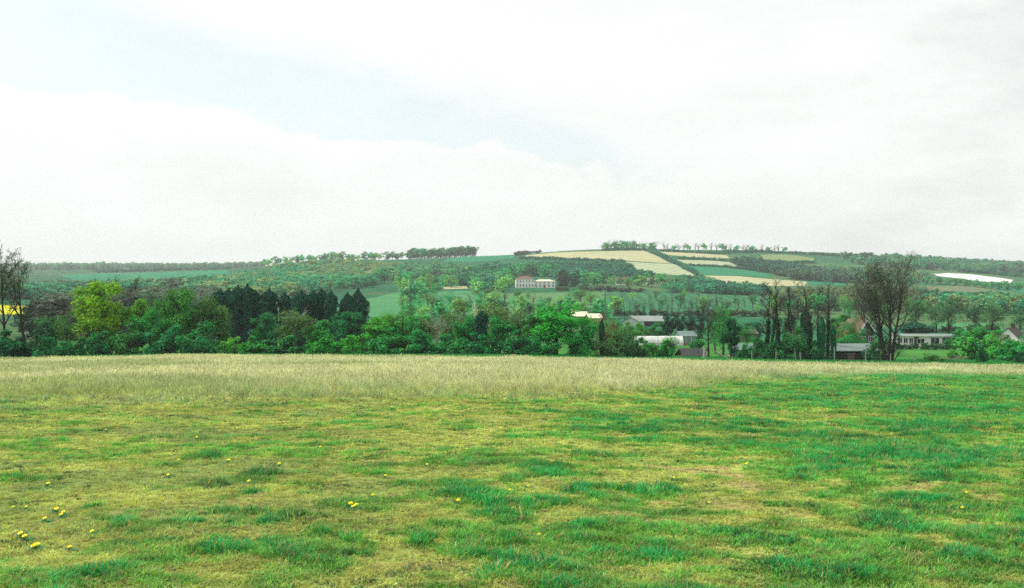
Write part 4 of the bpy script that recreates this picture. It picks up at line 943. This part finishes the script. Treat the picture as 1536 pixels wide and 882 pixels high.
window(o, -.9, 2.6, .9, 1.1); window(o, -.9, .2, 1.2, 1.2); window(o, 1.0, .2, 1.0, 1.2)
MB().gable(-w / 2 - 2.2, -w / 2 - .02, 2, 7, -1, 2.4, 4.4).build('extension_wall', M['brick'], o)
MB().slab2(-w / 2 - 2.2, -w / 2 - .45, 2, 7, 2.4, 4.4).build('extension_roof', M['red_tile'], o)
MB().box(w / 2 - 1.2, w / 2 - .5, 3, 3.7, 3.8, 6.2).build('chimney', M['brick'], r)
o, w = site('long_shed', 'long low dark shed with pale roof at the field edge', 'shed', 1250, 1318, 153, 2)
MB().box(-w / 2, w / 2, 0, 3.4, -.8, 1.35).build('wall', M['dark_board'], o)
MB().poly([(-w / 2 - .2, -.3, 1.36), (w / 2 + .2, -.3, 1.36), (w / 2 + .2, 3.7, 2.15), (-w / 2 - .2, 3.7, 2.15), (-w / 2 - .2, -.3, 1.5), (w / 2 + .2, -.3, 1.5), (w / 2 + .2, 3.7, 2.29), (-w / 2 - .2, 3.7, 2.29)],
          [(3, 2, 1, 0), (4, 5, 6, 7), (0, 1, 5, 4), (1, 2, 6, 5), (2, 3, 7, 6), (3, 0, 4, 7)]).build('roof', M['felt'], o)
MB().box(-1.2, -.2, -.05, -.004, -.4, 1.2).build('door', M['timber'], o)
o, w = site('bungalow', 'white flat-roofed bungalow behind a clipped hedge', 'house', 1346, 1430, 236, -10)
MB().box(-w / 2, w / 2, 0, 7, -1, 2.35).build('wall', M['white_render'], o)
rf = MB().box(-w / 2 - .4, w / 2 + .9, -.6, 7.4, 2.36, 2.5); rf.build('roof', M['felt'], o)
MB().box(-w / 2 - .42, w / 2 + .92, -.64, -.603, 2.22, 2.52).build('fascia', M['white_paint'], o)
for x in (-w / 2 + .8, -w / 2 + 1.9, -w / 2 + 3.0): window(o, x, .8, .75, 1.0)
MB().box(-w / 2 + 3.6, -w / 2 + 4.5, -.06, -.004, -.2, 2.1).build('door', M['dark_board'], o)
window(o, -.9, .7, 1.4, 1.0); window(o, 1.9, .6, 1.6, 1.3); window(o, 4.2, .7, 1.7, 1.2)
MB().box(w / 2 + .02, w / 2 + 2.4, 1, 6, -1, 1.9).build('lean_to_wall', M['timber'], o)
MB().box(w / 2 + .95, w / 2 + 2.8, .6, 6.4, 1.91, 2.05).build('lean_to_roof', M['slate'], o)
o, w = site('white_cottage', 'cottage with white gable and brown roof at the right edge', 'house', 1500, 1524, 262, -35)
w = 4.2
MB().gable(-w / 2, w / 2, 0, 9, -1, 1.2, 3.3, 'y').build('wall', M['white_render'], o)
r = MB().slab2(-w / 2, w / 2, 0, 9, 1.2, 3.3, axis='y', over=.2).build('roof', M['brown_tile'], o)
MB().box(-.4, .4, 5, 5.8, 2.6, 4.3).build('chimney', M['brown_tile'], r)
window(o, 0, 1.1, .7, .8)
o, w = site('field_barn', 'tiny brown field barn at the edge of the fleece-covered field', 'barn', 1436, 1449, 1190, 0)
MB().gable(-w / 2, w / 2, 0, 6, -2, 2.8, 4.6).build('wall', M['timber'], o); MB().slab2(-w / 2, w / 2, 0, 6, 2.8, 4.6).build('roof', M['brown_tile'], o)
o, w = site('shed', 'small pale garden shed half hidden right of the huge leafless tree', 'shed', 1380, 1392, 560, 10)
MB().gable(-w / 2, w / 2, 0, 4, -1, 2.2, 3.4).build('wall', M['white_render'], o); MB().slab2(-w / 2, w / 2, 0, 4, 2.2, 3.4).build('roof', M['pale_sheet'], o)

# telegraph pole
o, w = site('telegraph_pole', 'thin telegraph pole standing in the valley left of the barns', 'pole', 905, 911, 330)
V, Q = segs_np([(0, 0, -1)], [(0, 0, 11.5)], [.16], [.11], 8); link('post', mesh_np('post', V, Q), M['timber'], o)
cb = MB().box(-1.1, 1.1, -.2, -.115, 10.6, 10.75).build('crossarm', M['timber'], o)
for x in (-.9, -.35, .35, .9): MB().box(x - .06, x + .06, -.2, -.12, 10.752, 10.95).build('insulator', M['pale_sheet'], cb)
# wire fence along the right field edge
o = empty('wire_fence', P(1240, 145.5)); tag(o, 'weathered post and wire fence along the right field edge', 'fence')
pxs = [1128, 1164, 1201, 1252, 1299, 1336, 1372]
tops = []
ox, oy, oz = o.location
for k, px in enumerate(pxs):
    x, y, z = P(px, 145.5 + .3 * (k % 2)); h = 1.25 if px not in (1252, 1299) else 2.0
    V, Q = segs_np([(x - ox, y - oy, z - oz - .3)], [(x - ox + rng.uniform(-.06, .06), y - oy, z - oz + h)], [.07], [.065], 6); link('post', mesh_np('post', V, Q), M['post'], o); tops.append(np.array((x - ox, y - oy, z - oz)))
for hh in (.4, .75, 1.1):
    A = [t + [0, -.07, hh] for t in tops]; V, Q = segs_np(A[:-1], A[1:], [.005] * (len(A) - 1), [.005] * (len(A) - 1), 4); link('wire', mesh_np('wire', V, Q), M['grey_sheet'], o)
# fallen log
o, w = site('log', 'pale fallen trunk leaning by the low dark-roofed shed', 'log', 1070, 1090, 148.5)
V, Q = segs_np([(-1.0, 0, 1.25), (-.1, 0, .75), (-.5, 0, 1.0)], [(-.1, 0, .75), (1.1, 0, .05), (-.1, .3, 1.7)], [.08, .12, .05], [.12, .15, .02], 8); link('trunk', mesh_np('trunk', V, Q), M['post'], o)
o, w = site('stump', 'cut pale tree stump beside the low dark-roofed shed', 'stump', 1054, 1060, 147.5)
V, Q = segs_np([(0, 0, -.2), (0, 0, .35)], [(0, 0, .35), (.05, 0, 1.5)], [.34, .26], [.26, .22], 9); link('trunk', mesh_np('trunk', V, Q), M['post'], o)
MB().poly([(.05 + .22 * math.cos(k * .698), .22 * math.sin(k * .698), 1.5) for k in range(9)], [tuple(range(9))]).build('cut_face', M['cream_sheet'], o)

# ------------------------------------------------------------------ grass
def tuft(name, seed, n, h, rad, wd, lean=.5, heads=False):
    rg = np.random.default_rng(seed); V, Q, T = [], [], []
    for i in range(n):
        a = rg.uniform(0, 6.283); r = rad * math.sqrt(rg.random()); b = np.array([math.cos(a) * r, math.sin(a) * r, -.01])
        az = rg.uniform(0, 6.283); L = h * rg.uniform(.5, 1.1); l = lean * rg.uniform(.2, 1.2)
        dv = np.array([math.cos(az), math.sin(az), 0]); sd = np.array([-dv[1], dv[0], 0]) * wd * rg.uniform(.7, 1.3)
        m_ = b + dv * L * l * .3 + np.array([0, 0, L * .6]); t_ = b + dv * L * l + np.array([0, 0, L * (1 - .25 * l)])
        k = len(V); V += [b - sd, b + sd, m_ + sd * .8, m_ - sd * .8, t_ + sd * .25, t_ - sd * .25]
        Q += [(k, k + 1, k + 2, k + 3), (k + 3, k + 2, k + 4, k + 5)]
        tn = rg.uniform(.7, 1.3); hue = rg.normal(0, .12); T += [np.array([tn * (1 + hue), tn, tn * (1 - hue)])] * 6
        if heads and i % 3 == 0:
            k = len(V); V += [t_ - sd * 2, t_ + sd * 2, t_ + sd * 1.2 + [0, 0, h * .18], t_ - sd * 1.2 + [0, 0, h * .18]]; Q += [(k, k + 1, k + 2, k + 3)]; T += [np.array([1.15, 1.1, 1.05])] * 4
    me = mesh_np(name, np.array(V), np.array(Q), np.clip(np.array(T), .2, 2)); me.materials.append(GRASS)
    return bpy.data.objects.new(name, me)
tufts = bpy.data.collections.new('tuft_sources')
for k in range(4): tufts.objects.link(tuft('tuft_a%d' % k, 700 + k, 16, .08, .055, .0028, .7))
for k in range(3): tufts.objects.link(tuft('tuft_b%d' % k, 720 + k, 12, .5, .16, .007, .5, True))
for k in range(2): tufts.objects.link(tuft('tuft_c%d' % k, 740 + k, 9, .05, .06, .012, 1.2))
def scatter():
    rg = np.random.default_rng(77); N = 420000
    u = rg.random(N); a, b = 6.4 ** .45, 166 ** .45; d = (a + (b - a) * u) ** (1 / .45)
    px = rg.uniform(-60, 1596, N); x = (px - CX) / F * d; y = d.copy()
    c, l, dr, st, ve = meadow_color(x, y, rg)
    keep = rg.random(N) < np.clip(.45 + .9 * l + st + ve, 0, 1); keep &= ~((ve > .5) & (d > 158) & (rg.random(N) < .5))
    x, y, d, c, l, dr, st, ve = [q[keep] for q in (x, y, d, c, l, dr, st, ve)]; n = len(x)
    z = ground(x, y)
    far = np.clip(d / 14, 1, 6)
    h = .45 + .85 * sstep(.3, .95, l) - .25 * dr; h *= rg.uniform(.55, 1.4, n) * (.6 + .8 * fbm(x, y, .5, 47, 3)); h = np.maximum(h, .25)
    idx = rg.integers(0, 4, n)
    weed = (rg.random(n) < .17) & (st < .3) & (ve < .3); idx[weed] = 7 + rg.integers(0, 2, weed.sum())
    tall = (rg.random(n) < np.maximum(st, ve) ** 1.2); idx[tall] = 4 + rg.integers(0, 3, tall.sum())
    h[tall] = rg.uniform(.35, .95, tall.sum()) * (1 - .35 * (ve[tall] > .5)) * (.2 + .8 * np.clip(st[tall] + ve[tall], 0, 1)) * (.55 + .9 * fbm(x[tall], y[tall], 3.5, 49, 4))
    wdt = np.where(tall, np.clip(d / 45, .8, 2.4), h * .35 + far * .8) ; wdt[weed] = far[weed] * .8
    wd2 = np.where(tall, wdt, np.clip(wdt, .7, 5))
    S = np.stack([wd2, wd2, np.where(tall, h, h * np.clip(far ** .35, 1, 1.7))], 1)
    me = bpy.data.meshes.new('grass'); me.vertices.add(n); me.vertices.foreach_set('co', np.stack([x, y, z], 1).astype(np.float32).ravel())
    def put(nm, typ, fld, arr):
        at = me.attributes.new(nm, typ, 'POINT'); at.data.foreach_set(fld, np.ascontiguousarray(arr).ravel())
    cc = np.ones((n, 4), np.float32); cc[:, :3] = c * rg.uniform(.6, 1.4, (n, 1)) * (.62 + .76 * fbm(x, y, .28, 58, 3)[:, None]); dk = weed & (rg.random(n) < .4); cc[dk, :3] *= np.array([.55, .62, .7])
    put('tint', 'FLOAT_COLOR', 'color', cc); put('size', 'FLOAT_VECTOR', 'vector', S.astype(np.float32)); put('pick', 'INT', 'value', idx.astype(np.int32))
    rot = np.zeros((n, 3), np.float32); rot[:, 2] = rg.uniform(0, 6.283, n); rot[:, 0] = rg.normal(0, .12, n); put('spin', 'FLOAT_VECTOR', 'vector', rot)
    o = link('grass', me); o['kind'] = 'stuff'; o['label'] = 'meadow grass, moss and dry stems over the whole field'
    ng = bpy.data.node_groups.new('grass_nodes', 'GeometryNodeTree')
    ng.interface.new_socket('Geometry', in_out='INPUT', socket_type='NodeSocketGeometry'); ng.interface.new_socket('Geometry', in_out='OUTPUT', socket_type='NodeSocketGeometry')
    N_, L_ = ng.nodes, ng.links
    gi = N_.new('NodeGroupInput'); go = N_.new('NodeGroupOutput'); m2p = N_.new('GeometryNodeMeshToPoints'); ip = N_.new('GeometryNodeInstanceOnPoints'); ci = N_.new('GeometryNodeCollectionInfo')
    ci.inputs['Collection'].default_value = tufts; ci.inputs['Separate Children'].default_value = True; ci.inputs['Reset Children'].default_value = True
    def na(nm, t):
        q = N_.new('GeometryNodeInputNamedAttribute'); q.data_type = t; q.inputs['Name'].default_value = nm; return q.outputs[0]
    L_.new(gi.outputs[0], m2p.inputs[0]); L_.new(m2p.outputs[0], ip.inputs['Points']); L_.new(ci.outputs[0], ip.inputs['Instance'])
    ip.inputs['Pick Instance'].default_value = True
    L_.new(na('pick', 'INT'), ip.inputs['Instance Index']); L_.new(na('spin', 'FLOAT_VECTOR'), ip.inputs['Rotation']); L_.new(na('size', 'FLOAT_VECTOR'), ip.inputs['Scale'])
    L_.new(ip.outputs[0], go.inputs[0])
    md = o.modifiers.new('grass', 'NODES'); md.node_group = ng
scatter()

# ------------------------------------------------------------------ dandelions
PET = plain_mat('dandelion_petals', (.88, .78, .02), .6, .1, 60); STEM = plain_mat('dandelion_stem', (.10, .22, .05), .6, .1, 20)
def dandelion_meshes():
    rg = np.random.default_rng(5); V, Q = [], []
    for ring, (r, n, z, tilt) in enumerate([(.030, 22, 0, .1), (.024, 18, .006, .45), (.016, 14, .011, .8), (.008, 8, .014, 1.1)]):
        for k in range(n):
            a = 2 * math.pi * (k + rg.uniform(-.3, .3)) / n; e = np.array([math.cos(a), math.sin(a), 0]); s = np.array([-e[1], e[0], 0]) * .0032
            tip = e * r * math.cos(tilt) + np.array([0, 0, z + r * math.sin(tilt) * .6]); b = e * .003 + np.array([0, 0, z])
            i = len(V); V += [b - s * .6, b + s * .6, tip + s, tip - s]; Q.append((i, i + 1, i + 2, i + 3))
    V = np.array(V); V[:, 2] += .07
    head = mesh_np('flower_head', V, np.array(Q)); head.materials.append(PET)
    sv, sq = segs_np([(0, 0, -.02), (.004, 0, .03)], [(.004, 0, .03), (0, 0, .071)], [.0028, .0025], [.0025, .0035], 6); st = mesh_np('stem', sv, sq); st.materials.append(STEM)
    lv, lq = [], []
    for k in range(9):
        a = k * .7 + rg.uniform(-.2, .2); e = np.array([math.cos(a), math.sin(a), 0]); t = np.array([-e[1], e[0], 0]); L = rg.uniform(.06, .11)
        i = len(lv); lv += [e * .004 - t * .003, e * .004 + t * .003, e * L * .6 + t * .014 + [0, 0, .035], e * L * .6 - t * .014 + [0, 0, .035], e * L + t * .004 + [0, 0, .02], e * L - t * .004 + [0, 0, .02]]
        lq += [(i, i + 1, i + 2, i + 3), (i + 3, i + 2, i + 4, i + 5)]
    le = mesh_np('leaf_rosette', np.array(lv), np.array(lq)); le.materials.append(plain_mat('dandelion_leaf', (.03, .17, .04), .6, .2, 30))
    return head, st, le
DH, DS, DF = dandelion_meshes()
DL = [(21, 752, 'dandelion at the far left edge of the meadow'), (40, 752, 'dandelion just right of the one at the far left edge'), (85, 757, 'upper left dandelion of the bright cluster at left'), (97, 761, 'large dandelion of the bright cluster at left'), (94, 764, 'dandelion touching the large one of the left cluster'), (69, 770, 'largest lone yellow dandelion low at left'),
      (34, 792, 'upper dandelion of the close pair low at left'), (39, 798, 'lower dandelion of the close pair low at left'), (51, 810, 'lowest left dandelion, left of two touching'), (56, 810, 'lowest left dandelion, right of two touching'), (105, 811, 'small dandelion beside the green tussocks low at left'), (140, 789, 'small dandelion above the green tussocks at left'),
      (72, 720, 'pale dandelion above the left cluster'), (253, 706, 'lone bright dandelion in the dry grass left of centre'), (343, 685, 'bright dandelion higher up left of centre'), (525, 750, 'left dandelion of the cluster in the middle'), (530, 752, 'middle dandelion of the cluster in the middle'), (536, 751, 'right dandelion of the cluster in the middle'), (686, 744, 'bright lone dandelion at the middle of the meadow'), (808, 792, 'dandelion among green tussocks right of the middle'),
      (769, 754, 'dandelion beside the round green patch in the middle'), (1449, 731, 'dandelion above the pale bare patch at right'), (1443, 755, 'dandelion below the pale bare patch at right')]
for px, Y in [(296, 651), (62, 647), (197, 631), (269, 684), (792, 721), (764, 728), (936, 720), (578, 707), (830, 686), (1010, 710), (1350, 645), (480, 665), (160, 640), (420, 690), (330, 640), (640, 690), (120, 668), (230, 655), (560, 735), (700, 668), (880, 700), (1120, 690), (1062, 745), (375, 715)]:
    DL.append((px, Y, 'small yellow dandelion dotted in the dry meadow grass'))
for i, (px, Y, lb) in enumerate(DL):
    d = 8.
    for _ in range(6):
        x = (px - CX) / F * d; z = gz(x, d) + .08
        d *= ((Y - CY) / F * d > 0) and max(.5, min(2, (EYE - z) / ((Y - CY) / F * d))) or 1
        # iterate towards the distance where the flower head meets this line of sight
    x = (px - CX) / F * d
    s = rng.uniform(.5, .85) * (1.0 if i < 23 else .9)
    o = empty('dandelion', (x, d, gz(x, d)), rng.uniform(0, 6.28), (s, s, s * 1.05)); o.rotation_euler[0] = .35 + rng.uniform(-.1, .2)
    o.rotation_euler = (rng.uniform(.25, .55), rng.uniform(-.2, .2), 0)
    tag(o, lb, 'flower', 'dandelions in the meadow')
    link('flower_head', DH, None, o); link('stem', DS, None, o); link('leaf_rosette', DF, None, o)

# ------------------------------------------------------------------ haze
hb = MB().box(-7500, 7500, -7500, 7500, -30, 135)
m, nt, nd, ln = new_mat('haze_air')
out = nd.new('ShaderNodeOutputMaterial'); pv = nd.new('ShaderNodeVolumePrincipled')
pv.inputs['Color'].default_value = (.93, 1.0, .985, 1); pv.inputs['Density'].default_value = .00013; pv.inputs['Anisotropy'].default_value = .2
ln.new(pv.outputs[0], out.inputs['Volume'])
h = hb.build('haze', m); h['kind'] = 'stuff'; h['label'] = 'thin pale haze lying over the valley and hills'

# ------------------------------------------------------------------ sky, sun, camera
SUN_EL, SUN_AZ = 52, -68          # azimuth from the view direction, negative to the left
sun = bpy.data.lights.new('sun', 'SUN'); sun.energy = 2.2; sun.angle = R(8); sun.color = (1, .95, .86)
so = bpy.data.objects.new('sun', sun); COL.objects.link(so)
az = R(SUN_AZ)
dv = np.array([math.sin(az) * math.cos(R(SUN_EL)), math.cos(az) * math.cos(R(SUN_EL)), math.sin(R(SUN_EL))])
from mathutils import Vector
so.rotation_euler = Vector(dv).to_track_quat('Z', 'Y').to_euler()
w = bpy.data.worlds.new('World'); scene.world = w; w.use_nodes = True
nt = w.node_tree; nd = nt.nodes; ln = nt.links; nd.clear()
out = nd.new('ShaderNodeOutputWorld'); sky = nd.new('ShaderNodeTexSky'); sky.sky_type = 'NISHITA'; sky.sun_disc = False
sky.sun_elevation = R(SUN_EL); sky.sun_rotation = az; sky.dust_density = 2
b1 = nd.new('ShaderNodeBackground'); b1.inputs[1].default_value = .095; ln.new(mixc(nd, ln, 'MULTIPLY', 1.0, sky.outputs[0], (.98, 1.03, .95)), b1.inputs[0])
tc = nd.new('ShaderNodeTexCoord'); sp = nd.new('ShaderNodeSeparateXYZ'); ln.new(tc.outputs['Generated'], sp.inputs[0])
def mth(op, a, b=None, c=None, clamp=False):
    n = nd.new('ShaderNodeMath'); n.operation = op; n.use_clamp = clamp
    for i, v in enumerate((a, b, c)):
        if v is None: continue
        if hasattr(v, 'links'): ln.new(v, n.inputs[i])
        else: n.inputs[i].default_value = v
    return n.outputs[0]
def noise(scale, det=6, rough=.55, sc=(1, 1, 1), off=(0, 0, 0)):
    mp = nd.new('ShaderNodeMapping'); mp.inputs['Scale'].default_value = sc; mp.inputs['Location'].default_value = off; ln.new(tc.outputs['Generated'], mp.inputs[0])
    n = nd.new('ShaderNodeTexNoise'); n.inputs['Scale'].default_value = scale; n.inputs['Detail'].default_value = det; n.inputs['Roughness'].default_value = rough
    ln.new(mp.outputs[0], n.inputs['Vector']); return n.outputs[0]
def ramp(x, a, b, lo=0., hi=1.):
    r = nd.new('ShaderNodeMapRange'); r.interpolation_type = 'SMOOTHSTEP'; ln.new(x, r.inputs[0])
    r.inputs[1].default_value = a; r.inputs[2].default_value = b; r.inputs[3].default_value = lo; r.inputs[4].default_value = hi; return r.outputs[0]
yy = mth('MAXIMUM', sp.outputs[1], .05)
U = mth('DIVIDE', sp.outputs[0], yy); Vv = mth('DIVIDE', sp.outputs[2], yy)      # tangents of the direction, 0 at the view axis
n1 = mth('SUBTRACT', noise(5, 7, .58, (1, 1, 2.0)), .5); n2 = mth('SUBTRACT', noise(15, 7, .62, (1, 1, 1.5), (3, 1, 2)), .5); n3 = mth('SUBTRACT', noise(3.2, 8, .6, (1, 1, 3.4), (7, 2, 5)), .5)
def px2u(p): return (p - CX) / F
def y2v(y): return (CY - y) / F
# clear wedge of blue between an upper veil of cloud and the lower cumulus bank
up = mth('SUBTRACT', mth('MULTIPLY_ADD', U, -.28, y2v(0) + .28 * px2u(225)), Vv)       # >0 below the upper veil's edge
up = mth('ADD', up, mth('ADD', mth('MULTIPLY', n1, .10), mth('MULTIPLY', n2, .04)))
lo = mth('SUBTRACT', Vv, mth('MULTIPLY_ADD', U, -.125, y2v(140) + .125 * px2u(0)))
lo = mth('ADD', lo, mth('ADD', mth('MULTIPLY', n1, .09), mth('MULTIPLY', n2, .055)))
rt = mth('ADD', mth('SUBTRACT', px2u(960), U), mth('MULTIPLY', n1, .12))
clear = mth('MULTIPLY', mth('MULTIPLY', ramp(up, -.012, .022), ramp(lo, -.001, .006)), ramp(rt, -.06, .05))
clear = mth('MULTIPLY', clear, .40)
grey = mth('MULTIPLY', ramp(U, px2u(900), px2u(1536)), ramp(noise(4, 6, .6, (1, 1, 3), (1, 5, 3)), .38, .7))
rim = mth('MULTIPLY', mth('MULTIPLY', ramp(lo, -.06, -.002), ramp(lo, .012, 0.0)), ramp(U, px2u(760), px2u(300)))
shade = mth('SUBTRACT', mth('ADD', mth('ADD', .965, mth('MULTIPLY', rim, .06)), mth('ADD', mth('MULTIPLY', n3, .36), mth('MULTIPLY', n2, .10))), mth('MULTIPLY', grey, .19))
b2 = nd.new('ShaderNodeBackground'); b2.inputs[0].default_value = (.945, .97, .95, 1)
CLOUD = .545
ln.new(mth('MULTIPLY', shade, CLOUD), b2.inputs[1])
mx = nd.new('ShaderNodeMixShader'); ln.new(clear, mx.inputs[0]); ln.new(b2.outputs[0], mx.inputs[1]); ln.new(b1.outputs[0], mx.inputs[2]); ln.new(mx.outputs[0], out.inputs[0])

cam = bpy.data.cameras.new('camera'); cam.lens = 36 * F / 1536; cam.sensor_width = 36; cam.clip_start = .1; cam.clip_end = 30000
co = bpy.data.objects.new('camera', cam); COL.objects.link(co); co.location = (0, 0, EYE); co.rotation_euler = (R(90), 0, 0); scene.camera = co
scene.view_settings.view_transform = 'Standard'; scene.view_settings.look = 'None'; scene.view_settings.gamma = 1; scene.view_settings.exposure = 1.0
scene.cycles.max_bounces = 6; scene.cycles.diffuse_bounces = 3; scene.cycles.transmission_bounces = 4; scene.cycles.transparent_max_bounces = 8; scene.cycles.volume_bounces = 0
scene.cycles.use_denoising = False; scene.cycles.denoiser = 'OPENIMAGEDENOISE'; scene.cycles.denoising_input_passes = 'RGB_ALBEDO_NORMAL'; scene.cycles.denoising_prefilter = 'ACCURATE'
